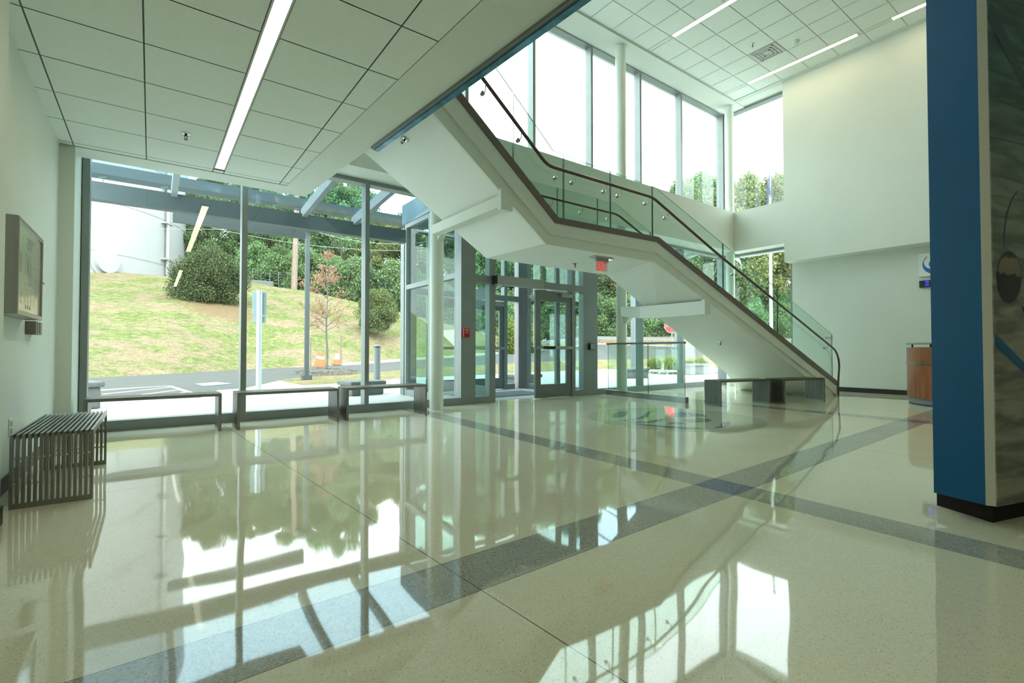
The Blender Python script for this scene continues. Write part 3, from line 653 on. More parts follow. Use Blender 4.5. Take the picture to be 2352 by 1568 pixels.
make_bench('slatted steel bench before the stair, the one nearer the glass partition', (8.10, 4.44, 0), R(-13), 1.16, .34, .43, RB)
make_bench('slatted steel bench before the stair, the one nearer the stair foot', (9.36, 4.05, 0), R(-12), 1.10, .36, .43, RB)

# ================================================================== ceiling fixtures
def strip_light(x0, x1, y0, y1, z, label, grp, e=None):
    o = thing('strip_light', label, 'ceiling light', ((x0+x1)/2, (y0+y1)/2, z), group=grp)
    b = MB(); w = .012
    b.box((x0-w, y0-w, z-.006), (x0, y1+w, z+.004)); b.box((x1, y0-w, z-.006), (x1+w, y1+w, z+.004)); b.box((x0, y0-w, z-.006), (x1, y0, z+.004)); b.box((x0, y1, z-.006), (x1, y1+w, z+.004))
    b.build('trim_frame', M['tee'], o)
    b = MB(); b.box((x0, y0, z-.003), (x1, y1, z+.003)); b.build('diffuser', e or M['glow'], o)
strip_light(.568, .652, 2.4-.0, 6.43, ZL, 'long bright recessed strip light in the low tiled ceiling', 'recessed strip lights in the low ceiling')
strip_light(.568, .652, -4.5, -.5, ZL, 'added fill strip light in the low ceiling, unseen behind the viewpoint', 'recessed strip lights in the low ceiling')  # unseen lamp added behind the camera to brighten the interior
b = MB(); b.box((.56, -.4, ZL), (.66, 2.35, ZL+.003)); struct(b.build('trim_5', M['ceil']))
HL = 'warm strip lights in the high tiled ceiling'
glow_hi = mat('warm_diffuser', (1.0, 0.80, 0.50), .5, emit=9)
for q, lab in ((fix_hi[0], 'warm strip light in the high ceiling, nearest the tall windows'), (fix_hi[1], 'warm strip light in the high ceiling above the far window corner'),
               (fix_hi[2], 'warm strip light in the high ceiling partly behind the blue panel')):
    strip_light(q[0], q[1], q[2], q[3], ZC, lab, HL, glow_hi)
dfm = mat('diffuser_white', (0.55, 0.57, 0.54), .5)
o = thing('air_diffuser', 'square grey air diffuser in the high tiled ceiling', 'air vent', (10.75, 5.17, ZC))
b = MB(); b.box((10.49, 4.87, ZC-.006), (11.0, 5.46, ZC)); b.build('plate', dfm, o)
for k in range(3):
    s_ = .22-.06*k; b = MB()
    for a, c in (((-s_, -s_), (s_, -s_+.02)), ((-s_, s_-.02), (s_, s_)), ((-s_, -s_), (-s_+.02, s_)), ((s_-.02, -s_), (s_, s_))): b.box((10.745+a[0], 5.165+a[1], ZC-.02), (10.745+c[0], 5.165+c[1], ZC-.005))
    b.build('louvre_ring', dfm, o)
o = thing('smoke_detector', 'small round white smoke detector on the high ceiling', 'smoke detector', (10.83, 4.60, ZC))
b = MB(); b._lathe(Vector((10.83, 4.60, ZC)), [(.06, -.001), (.065, -.02), (.055, -.035), (.03, -.05), (.01, -.052)], 20); b.build('body', M['white'], o)
b = MB(); b._lathe(Vector((10.83, 4.60, ZC)), [(.04, -.045), (.04, -.050)], 20); b.build('vent_ring', M['grey'], o)
def sprinkler(p, label, down=(0, 0, -1)):
    o = thing('sprinkler_head', label, 'sprinkler', p, group='fire sprinkler heads'); T = Matrix.Translation(p) @ Vector((0, 0, -1)).rotation_difference(Vector(down)).to_matrix().to_4x4()
    def fin(mb, n_, m_): mb.v = [tuple(T @ Vector(v)) for v in mb.v]; mb.build(n_, m_, o)
    b = MB(); b._lathe(Vector((0, 0, 0)), [(.045, .001), (.042, -.006), (.02, -.009)], 20); fin(b, 'escutcheon', M['chrome'])
    b = MB(); b._lathe(Vector((0, 0, 0)), [(.012, -.005), (.010, -.025)], 12); b.beam((.014, 0, -.02), (.004, 0, -.055), .005, .005, (0, 1, 0)); b.beam((-.014, 0, -.02), (-.004, 0, -.055), .005, .005, (0, 1, 0)); b._lathe(Vector((0, 0, 0)), [(.017, -.056), (.017, -.059)], 12); fin(b, 'head', M['black'])
sprinkler((.249, 5.59, ZL), 'chrome sprinkler head in the low tiled ceiling left of the strip light')
def soffit_pt(x, y):      # height of the stair soffit at x,y
    zn = interp([(a, c) for a, _, c in near], x); zf = interp([(a, c) for a, _, c in farp], x); t = (y-Y0)/(1.3); return zn*(1-t)+zf*t
for px_, py_, lab in ((930, 320, 'chrome sprinkler head under the upper stair flight'), (1321, 604, 'small sprinkler head under the stair landing'), (1656, 785, 'sprinkler head under the lower stair flight')):
    # march the sight line until it meets the soffit
    v = ray(px_, py_); t = 3.0
    while t < 14:
        p = _C+v*t
        if p.y > Y0 and p.z >= soffit_pt(p.x, p.y)-.002: break
        t += .01
    dn = (0, 0, -1) if 'landing' in lab else ((-.6, 0, -.8) if 'upper' in lab else (-.35, 0, -.94))
    sprinkler(tuple(p), lab, dn)
sprinkler((10.19, 5.19, ZC), 'tiny dark sprinkler head in the high ceiling beside the air diffuser')

# ================================================================== letters
def text(s, h, name, m, parent, origin, xdir, updir, ext=.002, width=None):
    cu = bpy.data.curves.new(name, 'FONT'); cu.body = s; cu.size = 1; cu.extrude = 0; cu.align_x = 'LEFT'
    tmp = bpy.data.objects.new('tmp', cu); COL.objects.link(tmp); dg = bpy.context.evaluated_depsgraph_get(); dg.update()
    me = bpy.data.meshes.new_from_object(tmp.evaluated_get(dg)); bpy.data.objects.remove(tmp)
    xs_ = [v.co.x for v in me.vertices]; ys_ = [v.co.y for v in me.vertices]; x0, x1, y0, y1 = min(xs_), max(xs_), min(ys_), max(ys_)
    sy = h/(y1-y0); sx = (width/(x1-x0)) if width else sy; X_, U_ = Vector(xdir).normalized(), Vector(updir).normalized(); nn = X_.cross(U_)
    for v in me.vertices: v.co = Vector(origin) + X_*((v.co.x-x0)*sx) + U_*((v.co.y-y0)*sy)
    bm = bmesh.new(); bm.from_mesh(me); r_ = bmesh.ops.extrude_face_region(bm, geom=bm.faces[:])
    for e in r_['geom']:
        if isinstance(e, bmesh.types.BMVert): e.co += nn*ext
    bmesh.ops.recalc_face_normals(bm, faces=bm.faces); bm.to_mesh(me); bm.free(); me.materials.clear(); me.materials.append(m)
    ob = bpy.data.objects.new(name, me); COL.objects.link(ob)
    if parent: ob.parent = parent; ob.matrix_parent_inverse = pinv(parent)
    return ob
# exit sign hangs under the landing, faces the hall
EY = 4.41; o = thing('exit_sign', 'small hanging EXIT sign with red letters under the stair landing', 'exit sign', (4.71, EY, 2.13))
b = MB(); b.box((4.54, EY-.05, 2.118), (4.90, EY+.05, 2.128)); b.build('ceiling_plate', M['chrome'], o)
b = MB(); b.box((4.60, EY-.02, 2.08), (4.83, EY+.02, 2.119)); b.build('housing', M['grey'], o)
b = MB(); b.box((4.60, EY-.003, 1.955), (4.83, EY+.003, 2.08)); b.build('face_plate', mat('exit_acrylic', (.9, .92, .92), .25), o)
text('EXIT', .105, 'letters', M['exit_red'], o, (4.63, EY-.006, 1.965), (1, 0, 0), (0, 0, 1), .002, .17)

# ================================================================== left wall fittings
o = thing('plan_board', 'aluminium framed evacuation plan board mounted on the left wall', 'display board', (-.70, 4.6, 1.45))
by0, by1, bz0, bz1, bf = 4.06, 4.99, 1.145, 1.745, -.655
by0, by1 = 4.16, 5.0
b = MB(); b.box((-.76, by0, bz0), (bf-.012, by1, bz1)); b.build('case', M['frame_al'], o)
b = MB(); fr = .028
for a, c in (((by0+fr, bz0), (by1-fr, bz0+fr)), ((by0+fr, bz1-fr), (by1-fr, bz1)), ((by0, bz0), (by0+fr, bz1)), ((by1-fr, bz0), (by1, bz1))): b.box((bf-.014, a[0], a[1]), (bf+.004, c[0], c[1]))
b.build('frame', M['frame_al'], o, bevel=.003)
b = MB(); b.box((bf-.013, by0+fr, bz0+fr), (bf-.008, by1-fr, bz1-fr)); b.build('plan_sheet', M['paper'], o)
b = MB(); xi = bf-.0075; rnd = random.Random(4)
def ln(y0, z0, y1, z1, w=.0025): b.box((xi-.0008, min(y0, y1)-w/2, min(z0, z1)-w/2), (xi, max(y0, y1)+w/2, max(z0, z1)+w/2))
for k in range(4): ln(4.50, 1.66-.02*k, 4.50+.22-.03*k, 1.66-.02*k, .006)
for rct in ((4.45, 1.42, 4.62, 1.55), (4.48, 1.44, 4.55, 1.52), (4.56, 1.36, 4.66, 1.50), (4.24, 1.42, 4.32, 1.54), (4.72, 1.35, 4.90, 1.50), (4.78, 1.30, 4.88, 1.42)):
    y0, z0, y1, z1 = rct; ln(y0, z0, y1, z0); ln(y0, z1, y1, z1); ln(y0, z0, y0, z1); ln(y1, z0, y1, z1); ln((y0+y1)/2, z0, (y0+y1)/2, z1, .0015)
for k in range(26): y = rnd.uniform(4.4, 4.9); z = rnd.uniform(1.3, 1.55); ln(y, z, y+rnd.uniform(.005, .03), z, .002)
for c0 in (4.30, 4.42, 4.52, 4.62, 4.74):
    for k in range(6): ln(c0, 1.285-.012*k, c0+rnd.uniform(.02, .06), 1.285-.012*k, .003)
for c0 in (4.46, 4.53, 4.60): b.box((xi-.0008, c0, 1.195), (xi, c0+.025, 1.22))
b.build('printed_plan', M['ink'], o)
b = MB(); b.tube([(bf+.002, by1-.014, 1.42), (bf+.012, by1-.014, 1.42)], .008, 12); b.build('lock', M['chrome'], o)
o = thing('wall_keypad', 'small brown wall keypad just below the plan board', 'keypad', (-.74, 5.2, 1.1))
b = MB(); b.box((-.76, 5.12, 1.045), (-.70, 5.38, 1.145)); b.build('case', mat('taupe_plastic', (.20, .18, .15), .5), o, bevel=.004)
for k in range(4):
    for j in range(2): b = MB(); b.box((-.7005, 5.17+.09*j, 1.06+.02*k), (-.697, 5.21+.09*j, 1.072+.02*k)); b.build('button', M['black'], o)
o = thing('power_outlet', 'white power outlet low on the left wall above the bench', 'power outlet', (-.755, 4.68, .40))
b = MB(); b.box((-.76, 4.645, .345), (-.753, 4.72, .46)); b.build('plate', M['white'], o, bevel=.002)
for z_ in (.36, .41): b = MB(); b.box((-.7535, 4.667, z_), (-.75, 4.698, z_+.035)); b.build('socket', M['grey'], o)
# frame fittings near the entrance
o = thing('fire_alarm_pull', 'red fire alarm pull station on the pilaster left of the doors', 'fire alarm', (4.335, WY, 1.22))
b = MB(); b.box((4.275, WY-.05, 1.15), (4.395, WY-.001, 1.305)); b.build('case', M['red'], o, bevel=.006)
b = MB(); b.box((4.31, WY-.062, 1.17), (4.36, WY-.05, 1.20)); b.build('pull_handle', mat('dark_red', (.18, .01, .015), .4), o)
text('FIRE', .022, 'lettering', M['white'], o, (4.30, WY-.0515, 1.265), (1, 0, 0), (0, 0, 1), .001, .075)
text('PULL', .018, 'lettering', M['white'], o, (4.31, WY-.0515, 1.225), (1, 0, 0), (0, 0, 1), .001, .05)
o = thing('door_push_plate', 'black box with grey push plate on the pilaster right of the doors', 'door switch', (7.36, WY, 1.0))
b = MB(); b.box((7.29, WY-.06, .94), (7.42, WY-.001, 1.075)); b.build('box', M['black'], o, bevel=.004)
b = MB(); b.box((7.305, WY-.066, .95), (7.41, WY-.059, 1.065)); b.build('push_plate', M['grey'], o, bevel=.002)
o = thing('entrance_mat', 'dark grey walk-off mat on the vestibule floor', 'mat', (6.0, 8.6, 0))
b = MB(); b.box((5.0, 8.0, -.004), (6.9, 8.95, .006)); b.build('pile', M['carpet'], o); b = MB(); b.box((4.97, 7.97, -.004), (6.93, 8.98, .003)); b.build('border', M['black'], o)
# far wall fittings
o = thing('wall_sign', 'white square wall sign with blue swirl logo, half hidden by the blue panel', 'sign', (FX, 2.75, 2.65))
b = MB(); b.box((FX-.05, 2.45, 2.42), (FX-.002, 3.04, 2.89)); b.build('panel', M['white'], o, bevel=.004)
def swoosh(mb, pts, x):     # filled outline on the plane x facing -x; pts in (y,z)
    n = len(pts); mb.add([(x, y, z) for y, z in pts]+[(x-.004, y, z) for y, z in pts], [tuple(range(n)), tuple(range(n, 2*n))[::-1]]+[(i, (i+1) % n, n+(i+1) % n, n+i) for i in range(n)])
cy, cz = 2.78, 2.655
def crescent(r0, r1, a0, a1, off, nn=14):
    o_, i_ = [], []
    for k in range(nn+1):
        t = R(a0+(a1-a0)*k/nn); o_.append((cy+r0*math.cos(t), cz+r0*math.sin(t))); i_.append((cy-off[0]+r1*math.cos(t), cz+off[1]+r1*math.sin(t)))
    return o_+i_[::-1]
b = MB(); swoosh(b, crescent(.20, .15, -75, 50, (-.03, .05)), FX-.051); swoosh(b, crescent(.19, .165, -100, -30, (0.0, -.02)), FX-.055); swoosh(b, crescent(.10, .05, -40, 100, (-.02, .03)), FX-.051)
b.build('logo', M['logo_blue'], o)
o = thing('led_clock', 'black digital wall clock with blue numerals under the wall sign', 'clock', (FX, 2.75, 2.27))
b = MB(); b.box((FX-.06, 2.50, 2.20), (FX-.002, 3.035, 2.34)); b.build('case', M['black'], o, bevel=.005)
for yc in (2.925, 2.895, 2.84, 2.81):
    for zb in (2.225, 2.285):
        b = MB()
        for k in range(2): b.box((FX-.063, yc-.010, zb+.002+.02*k), (FX-.059, yc-.006, zb+.018+.02*k)); b.box((FX-.063, yc+.006, zb+.002+.02*k), (FX-.059, yc+.010, zb+.018+.02*k))
        for z in (zb, zb+.019, zb+.038): b.box((FX-.063, yc-.009, z), (FX-.059, yc+.009, z+.003))
        b.build('numeral', M['led'], o)
o = thing('light_switch', 'white double light switch on the far wall behind the stair glass', 'light switch', (FX, 4.72, 1.22))
b = MB(); b.box((FX-.008, 4.64, 1.155), (FX-.001, 4.81, 1.275)); b.build('plate', M['white'], o)
for y in (4.665, 4.71, 4.755): b = MB(); b.box((FX-.013, y, 1.185), (FX-.007, y+.03, 1.245)); b.build('rocker', M['grey'], o)
# reception desk
o = thing('reception_desk', 'curved cherry wood reception desk with raised transaction top', 'desk', (11.0, 1.75, 0))
dc = Vector((11.12, 1.93, 0)); n0, n1 = 8, 40
def arcwall(mb, r, t, z0, z1, a0=100, a1=262, n=40):
    v = []
    for k in range(n+1):
        a = R(a0+(a1-a0)*k/n)
        for rr in (r, r-t):
            for z in (z0, z1): v.append((dc.x+rr*math.cos(a), dc.y+rr*math.sin(a), z))
    fs = []
    for k in range(n):
        q = k*4; p = q+4; fs += [(q, p, p+1, q+1), (q+2, q+3, p+3, p+2), (q+1, p+1, p+3, q+3), (q, q+2, p+2, p)]
    e = n*4; fs += [(0, 1, 3, 2), (e, e+2, e+3, e+1)]; mb.add(v, fs, False)
RD = .93
b = MB(); arcwall(b, RD, .05, .12, .98); b.build('front_panel', M['deskwood'], o)
b = MB(); arcwall(b, RD+.012, .02, .69, .73); b.build('metal_band', M['steel'], o)
b = MB(); arcwall(b, RD-.03, .04, .02, .12); b.build('kick_plate', M['galv'], o)
b = MB(); arcwall(b, RD-.022, .03, .0, .02); b.build('floor_strip', M['base'], o)
b = MB(); arcwall(b, RD+.01, .30, 1.03, 1.055); b.build('transaction_top', M['alum'], o)
for a in (120, 150, 163, 172, 178, 200, 225): b = MB(); b._lathe(dc+Vector(((RD-.05)*math.cos(R(a)), (RD-.05)*math.sin(R(a)), 0)), [(.014, .98), (.014, 1.03)], 10); b.build('standoff', M['black'], o)

# ================================================================== blue display wall
A_, B_ = onz(2152, 1160), onz(2280, 1200); dB = (A_-B_).normalized(); Cc = onz(2352, 1185); dC = (Cc-B_).normalized()
o = thing('display_wall', 'tall deep blue freestanding display wall with lake photograph on its right face', 'display panel', tuple(B_))
th_ = (A_-B_).length; up_ = Vector((0, 0, 1)); ZP, ZT = .105, 4.6; LW = 4.0
b = MB(); b.prism([B_+dB*.0+dC*.0, B_+dC*LW, A_+dC*LW, A_], up_*ZP); b.build('plinth', M['plinth'], o)
e = .025; Bp = B_-dB*e*.6-dC*e*.6
Aq = onz(2145, 1131, ZP); Bq = onz(2264, 1160, ZP); Bw = onz(2288, 1163, ZP)
off = Vector((0, 0, ZP))
b = MB(); b.prism([Aq, Bq, Bq+dC*.3, Aq+dC*.3], up_*(ZT-ZP)); b.build('blue_panel', M['blue'], o)
dBq = (Bw-Bq); b = MB(); b.prism([Bq, Bw, Bw+dC*LW, Bq+dC*LW], up_*(ZT-ZP)); b.build('white_edge_panel', M['white_trim'], o)
nf = Vector((dC.y, -dC.x, 0)); nf = nf if nf.dot(B_) < 0 else -nf
def face_pt(px_, py_, lift=0.0):   # on the right face plane
    v = ray(px_, py_); P0 = Bw+nf*(.006+lift); t = (P0-_C).dot(nf)/v.dot(nf); return _C+v*t
b = MB(); b.prism([Bw+nf*.0, Bw+dC*LW, Bw+dC*LW+up_*(ZT-ZP), Bw+up_*(ZT-ZP)], nf*.006); b.build('lake_photo', M['lake'], o)
def decal(pts, nm, m_, lift=.001):
    P = [face_pt(x, y, lift) for x, y in pts]; mb = MB(); n = len(P); mb.add(P, [tuple(range(n))]); return mb.build(nm, m_, o)
ov = [(2318+29*math.cos(R(k*10)), 637+61*math.sin(R(k*10))) for k in range(36)]; decal(ov, 'round_photo_rim', M['navy'] if False else mat('rim_blue', (.004, .05, .10), .4), .001)
decal([(2318+(x-2318)*.93, 637+(y-637)*.95) for x, y in ov], 'round_photo', M['inset'], .002)
decal([(2284, 765), (2296, 775), (2352, 832), (2380, 860), (2380, 885), (2352, 856), (2300, 808), (2284, 790)], 'blue_arrow_band', M['blue'])
decal([(2344, 700), (2366, 712), (2366, 722), (2352, 722)], 'blue_arrow_tip', M['blue'])
arc_pts = [(2306, 568), (2307, 540), (2310, 510), (2316, 480), (2327, 452), (2338, 438)]
decal([(x-1.5, y) for x, y in arc_pts]+[(x+1.5, y+1) for x, y in arc_pts[::-1]], 'blue_arc', mat('arc_blue', (.004, .07, .14), .4))
decal([(2270, 10), (2282, 10), (2352, 165), (2352, 205), (2272, 50)], 'dark_band', mat('deep_teal', (.003, .03, .06), .4))
b = MB(); zz = onz(0, 0, 1)[2]; sz = face_pt(2268, 312).z; b.prism([Bw+nf*.0065+up_*(sz-ZP), Bw+dC*LW+nf*.0065+up_*(sz-ZP), Bw+dC*LW+nf*.0065+up_*(sz-ZP+.004), Bw+nf*.0065+up_*(sz-ZP+.004)], nf*.001); b.build('panel_joint', M['black'], o)

# ================================================================== floor medallion
o = thing('floor_medallion', 'round pale green terrazzo medallion with blue leaf and swoosh inlays in the floor', 'floor inlay', (5.75, 4.08, 0))
b = MB(); b._lathe(Vector((5.75, 4.08, 0)), [(1.15, .0), (1.15, .0015)], 96); b.build('disc', M['inlay_pale'], o)
def inlay(pts, nm, m_):
    mb = MB(); P = [onz(1200+x/4.704, 840+y/4.704, .0018) for x, y in pts]; mb.prism([(p.x, p.y, .0016) for p in P], (0, 0, .0008)); mb.build(nm, m_, o)
inlay([(962, 540), (975, 520), (1020, 500), (1080, 490), (1142, 486), (1140, 505), (1120, 535), (1080, 552), (1010, 560), (970, 556)], 'leaf_inlay', M['inlay_blue'])
inlay([(1060, 590), (1150, 582), (1230, 572), (1290, 545), (1330, 505), (1380, 492), (1450, 486), (1395, 500), (1365, 525), (1360, 550), (1300, 565), (1200, 582), (1110, 592)], 'stem_inlay', M['inlay_blue'])
inlay([(1110, 606), (1230, 600), (1330, 606), (1400, 590), (1470, 575), (1560, 570), (1500, 600), (1400, 610), (1320, 612)], 'wave_inlay', M['inlay_blue'])
inlay([(1590, 540), (1630, 515), (1700, 503), (1800, 505), (1940, 520), (2000, 545), (1900, 542), (1800, 548), (1700, 550), (1620, 548)], 'upper_swoosh_inlay', M['inlay_navy'])
inlay([(1720, 592), (1800, 572), (1900, 565), (2000, 572), (2050, 590), (2000, 605), (1900, 610), (1800, 604)], 'middle_swoosh_inlay', M['inlay_blue'])
inlay([(1570, 618), (1660, 606), (1740, 616), (1780, 630), (1660, 630)], 'small_wave_inlay', M['inlay_navy'])
inlay([(1190, 622), (1300, 632), (1500, 646), (1700, 660), (1900, 668), (1970, 676), (1800, 684), (1600, 672), (1400, 650), (1250, 636)], 'lower_swoosh_inlay', M['inlay_navy'])
inlay([(2060, 668), (2140, 652), (2150, 612), (2200, 600), (2240, 604), (2250, 620), (2220, 648), (2160, 664), (2090, 672)], 'right_leaf_inlay', M['inlay_navy'])

# ================================================================== OUTDOORS
# terrain zones: for each bearing (photo column) the near/far edges of pavement, kerb, road and bank, with depth in metres
TB = [ # col, plaza row, road-near (row, depth), road-far (row, depth), crest (row, depth)
 (-200, 930, (930, 0), (880, 14.2), (604, 36)), (195, 924, (924, 0), (868, 16.8), (618, 38)), (400, 915, (915, 0), (858, 19.5), (636, 39)), (480, 911, (911, 0), (853, 21.7), (640, 40)), (500, 897, (897, 0), (852, 22.2), (641, 40.2)),
 (560, 893, (893, 0), (848, 24), (644, 41)), (640, 874, (872, 15.6), (845, 25.5), (660, 42)), (700, 885, (866, 17.4), (843, 26.5), (667, 42)),
 (830, 877, (857, 20.3), (836, 30), (696, 43)), (930, 868, (849, 22.5), (828, 34), (720, 44)), (1080, 862, (840, 25.5), (818, 37), (757, 48)),
 (1200, 856, (832, 28), (808, 42), (784, 50)), (1365, 848, (826, 32), (790, 46), (775, 53)), (1500, 846, (824, 34), (794, 48), (773, 56)),
 (1660, 845, (822, 36), (799, 48), (770, 58)), (2200, 845, (822, 38), (799, 50), (768, 60))]
def tb(c):
    for a, b_ in zip(TB, TB[1:]):
        if a[0] <= c <= b_[0]:
            t = (c-a[0])/(b_[0]-a[0]); L_ = lambda p, q: p+(q-p)*t
            flat = lambda row: (0.02+H)*F_PX/(row-784+math.tan(-PITCH)*0 - 21.3)
            r1 = L_(a[1], b_[1]); d1 = None
            def D(e): return e[1]
            return r1, (L_(a[2][0], b_[2][0]), L_(a[2][1] or 0, b_[2][1] or 0)), (L_(a[3][0], b_[3][0]), L_(a[3][1], b_[3][1])), (L_(a[4][0], b_[4][0]), L_(a[4][1], b_[4][1]))
def edges(c):
    r1, (r2, d2), (r3, d3), (r4, d4) = tb(c)
    p1 = onz(c, r1, -0.02)
    p2 = far(c, r2, d2) if d2 > 0 and c > 600 else p1.copy()
    if (p2-_C).length < (p1-_C).length+.3: p2 = p1 + (p1-_C).normalized()*.15; p2.z = p1.z
    return p1, p2, far(c, r3, d3), far(c, r4, d4)
cols = [-200+20*i for i in range(121)]
ED = [edges(c) for c in cols]
def surf(ia, ib, nsub, name, m_, label, cat, bumpz=0.0, dz=0.0, c0=-1e9, c1=1e9, ta=0.0, tb_=1.0):
    mb = MB(); sel = [i for i, c in enumerate(cols) if c0 <= c <= c1]; vs_ = []
    for i in sel:
        p, q = ED[i][ia], ED[i][ib]
        for k in range(nsub+1):
            t = ta+(tb_-ta)*k/nsub; v = p.lerp(q, t)
            bz = bumpz*noise.noise(Vector((v.x*.18, v.y*.18, 3)))*math.sin(math.pi*max(0, min(1, t))) if bumpz else 0
            vs_.append((v.x, v.y, v.z+dz+bz))
    n = nsub+1; fs = [(a*n+k, (a+1)*n+k, (a+1)*n+k+1, a*n+k+1) for a in range(len(sel)-1) for k in range(nsub)]
    mb.add(vs_, fs, True); o = mb.build(name, m_); return tag(o, label, cat) if label else struct(o)
# plaza
mb = MB(); vs_ = []
for i, c in enumerate(cols):
    v = ray(c, 900); t = 7.40/v.y; 
    if v.x*t > 13.1: t = 13.1/v.x
    vs_.append((v.x*t, v.y*t, -.02)); p = ED[i][0]; vs_.append((p.x, p.y, -.02))
mb.add(vs_, [(2*a, 2*a+2, 2*a+3, 2*a+1) for a in range(len(cols)-1)])
tag(mb.build('plaza_pavement', M['concrete']), 'pale concrete plaza pavement outside the glass wall', 'pavement')
surf(1, 2, 6, 'access_road', M['asphalt'], 'grey asphalt access road curving past the building', 'road')
surf(0, 1, 3, 'grass_verge', M['grass2'], 'strip of patchy grass between the plaza and the road', 'lawn', c0=600)
surf(2, 3, 40, 'grass_hill', M['grass'], 'sloping patchy grass hill beyond the road', 'hill', bumpz=.5, c1=1220)
surf(2, 3, 10, 'scrub_bank', M['bank'], 'low brown scrubby bank beyond the guard rail on the right', 'bank', bumpz=.1, c0=1220)
# land beyond the crest
mb = MB(); vs_ = []
for i, c in enumerate(cols):
    p = ED[i][3]; d_ = Vector((p.x, p.y, 0)).normalized(); vs_ += [tuple(p), tuple(p+d_*40+Vector((0, 0, -1.5)))]
mb.add(vs_, [(2*a, 2*a+2, 2*a+3, 2*a+1) for a in range(len(cols)-1)], True)
tag(mb.build('woodland_floor', M['bank']), 'dark woodland ground under the trees beyond the hill crest', 'ground')
mb = MB(); mb.box((-20, -40, -.1), (40, -6.2, -.02)); tag(mb.build('rear_pavement', M['concrete']), 'concrete pavement behind the building, out of view', 'pavement')
# kerbs
def kerb(idx, c0, c1, label, w=.18, h=.15, lift=0.0):
    sel = [ED[i][idx] for i, c in enumerate(cols) if c0 <= c <= c1]; mb = MB()
    for a, b_ in zip(sel, sel[1:]): mb.beam(a+Vector((0, 0, h/2-.03+lift)), b_+Vector((0, 0, h/2-.03+lift)), w, h)
    tag(mb.build('kerb', M['concrete']), label, 'kerb')
kerb(2, 780, 1220, 'pale concrete kerb along the far side of the road at the hill foot', .9, .16)
kerb(2, 1240, 2200, 'thin pale kerb along the far road edge below the guard rail', .3, .11)
kerb(0, -200, 470, 'pale kerb between the plaza and the parking bays on the left', .16, .1)
# parking lines
def gline(p, q, w, name, m_, label, cat, z=-.012, grp=None):
    a, b_ = onz(*p, z), onz(*q, z); mb = MB(); mb.beam(a, b_, w, .006); return tag(mb.build(name, m_), label, cat, grp)
PG = 'white hatching lines in the parking bay'
mb = MB()
def pl(p, q, w=.10): mb.beam(onz(*p, -.012), onz(*q, -.012), w, .014)
z_ = [((150, 900), (388, 886)), ((388, 886), (455, 907)), ((240, 905), (392, 889)), ((300, 910), (405, 896)), ((380, 909), (425, 901)), ((200, 899), (340, 889))]
for p, q in z_: pl(p, q)
tag(mb.build('parking_hatching', M['paint']), 'white painted hatching on the asphalt outside the left window', 'road marking')
mb = MB(); P = [onz(*p, -.012) for p in ((448, 882), (500, 878), (533, 882), (470, 887))]; mb.prism(P, (0, 0, .014)); tag(mb.build('blue_bay_marking', M['blue_paint']), 'pale blue painted rectangle on the asphalt', 'road marking')

# ---- canopy
o = thing('entrance_canopy', 'dark steel and tinted glass canopy running along the facade outside', 'canopy', (5.5, 9.3, 3.3))
b = MB(); b.box((-1.2, 9.25, 3.12), (4.16, 9.42, 3.38)); b.build('outer_beam', M['steel_paint'], o)
b = MB(); b.box((-1.6, 11.1, 4.02), (5.6, 11.45, 4.20)); b.build('far_beam', M['steel_paint'], o)
b = MB(); b.box((.30, 10.9, 3.30), (2.62, 11.0, 3.50)); b.build('lower_beam', M['steel_paint'], o)
for x in (.27, 2.2, 3.12): b = MB(); b.beam((x, 7.4, 3.56), (x, 9.35, 3.40), .08, .17); b.build('rafter', M['galv'], o)
for a, c in ((-1.2, .27), (.27, 2.2), (2.2, 4.2)):
    b = MB(); b.prism([(a+.02, 7.42, 3.68), (c-.02, 7.42, 3.68), (c-.02, 9.5, 3.50), (a+.02, 9.5, 3.50)], (0, 0, .015)); b.build('glass_sheet', M['canopy'], o)
for x in (-.6, .15, 1.75, 2.12, 3.04):
    b = MB(); b.tube([(x-.04, 9.43, 3.49), (x+.04, 9.46, 3.515)], .007, 8); b.tube([(x, 9.45, 3.42), (x, 9.45, 3.51)], .006, 8); b.build('spider_fitting', M['alum_dark'], o)
o = thing('side_canopy', 'blue tinted glass canopy outside the right end of the facade', 'canopy', (10, 8.3, 3.5))
b = MB(); b.prism([(7.7, 7.45, 3.50), (11.85, 7.45, 3.50), (11.85, 9.3, 3.18), (7.7, 9.3, 3.18)], (0, 0, .015)); b.build('glass_sheet', M['canopy'], o)
for x in (8.6, 9.6, 10.6, 11.4, 11.84): b = MB(); b.beam((x, 7.45, 3.53), (x, 9.3, 3.21), .03, .03); b.build('glazing_bar', M['paint'], o)

# ---- things on the plaza
def block(p, q, hh, dd, label, top=None):
    a, c = onz(*p, -.02), onz(*q, -.02); o = thing('concrete_bench', label, 'concrete bench', tuple((a+c)/2), group='cast concrete bench blocks on the plaza')
    d_ = (c-a); d_.z = 0; nn = Vector((-d_.y, d_.x, 0)).normalized(); nn = nn if nn.dot(a) > 0 else -nn
    mb = MB(); mb.prism([a, c, c+nn*dd, a+nn*dd], (0, 0, hh-.07)); mb.build('block', M['block'], o, bevel=.03)
    mb = MB(); u_ = d_.normalized()*.04; mb.prism([a-u_-nn*.04+Vector((0, 0, hh-.07)), c+u_-nn*.04+Vector((0, 0, hh-.07)), c+u_+nn*(dd+.04)+Vector((0, 0, hh-.07)), a-u_+nn*(dd+.04)+Vector((0, 0, hh-.07))], (0, 0, .09)); mb.build('seat_top', M['block'], o, bevel=.025)
block((808, 910), (882, 905), .28, .6, 'dark cast concrete bench block seen behind the third window bench')
block((150, 945), (232, 938), .42, .5, 'grey concrete bench block outside the left edge of the window')
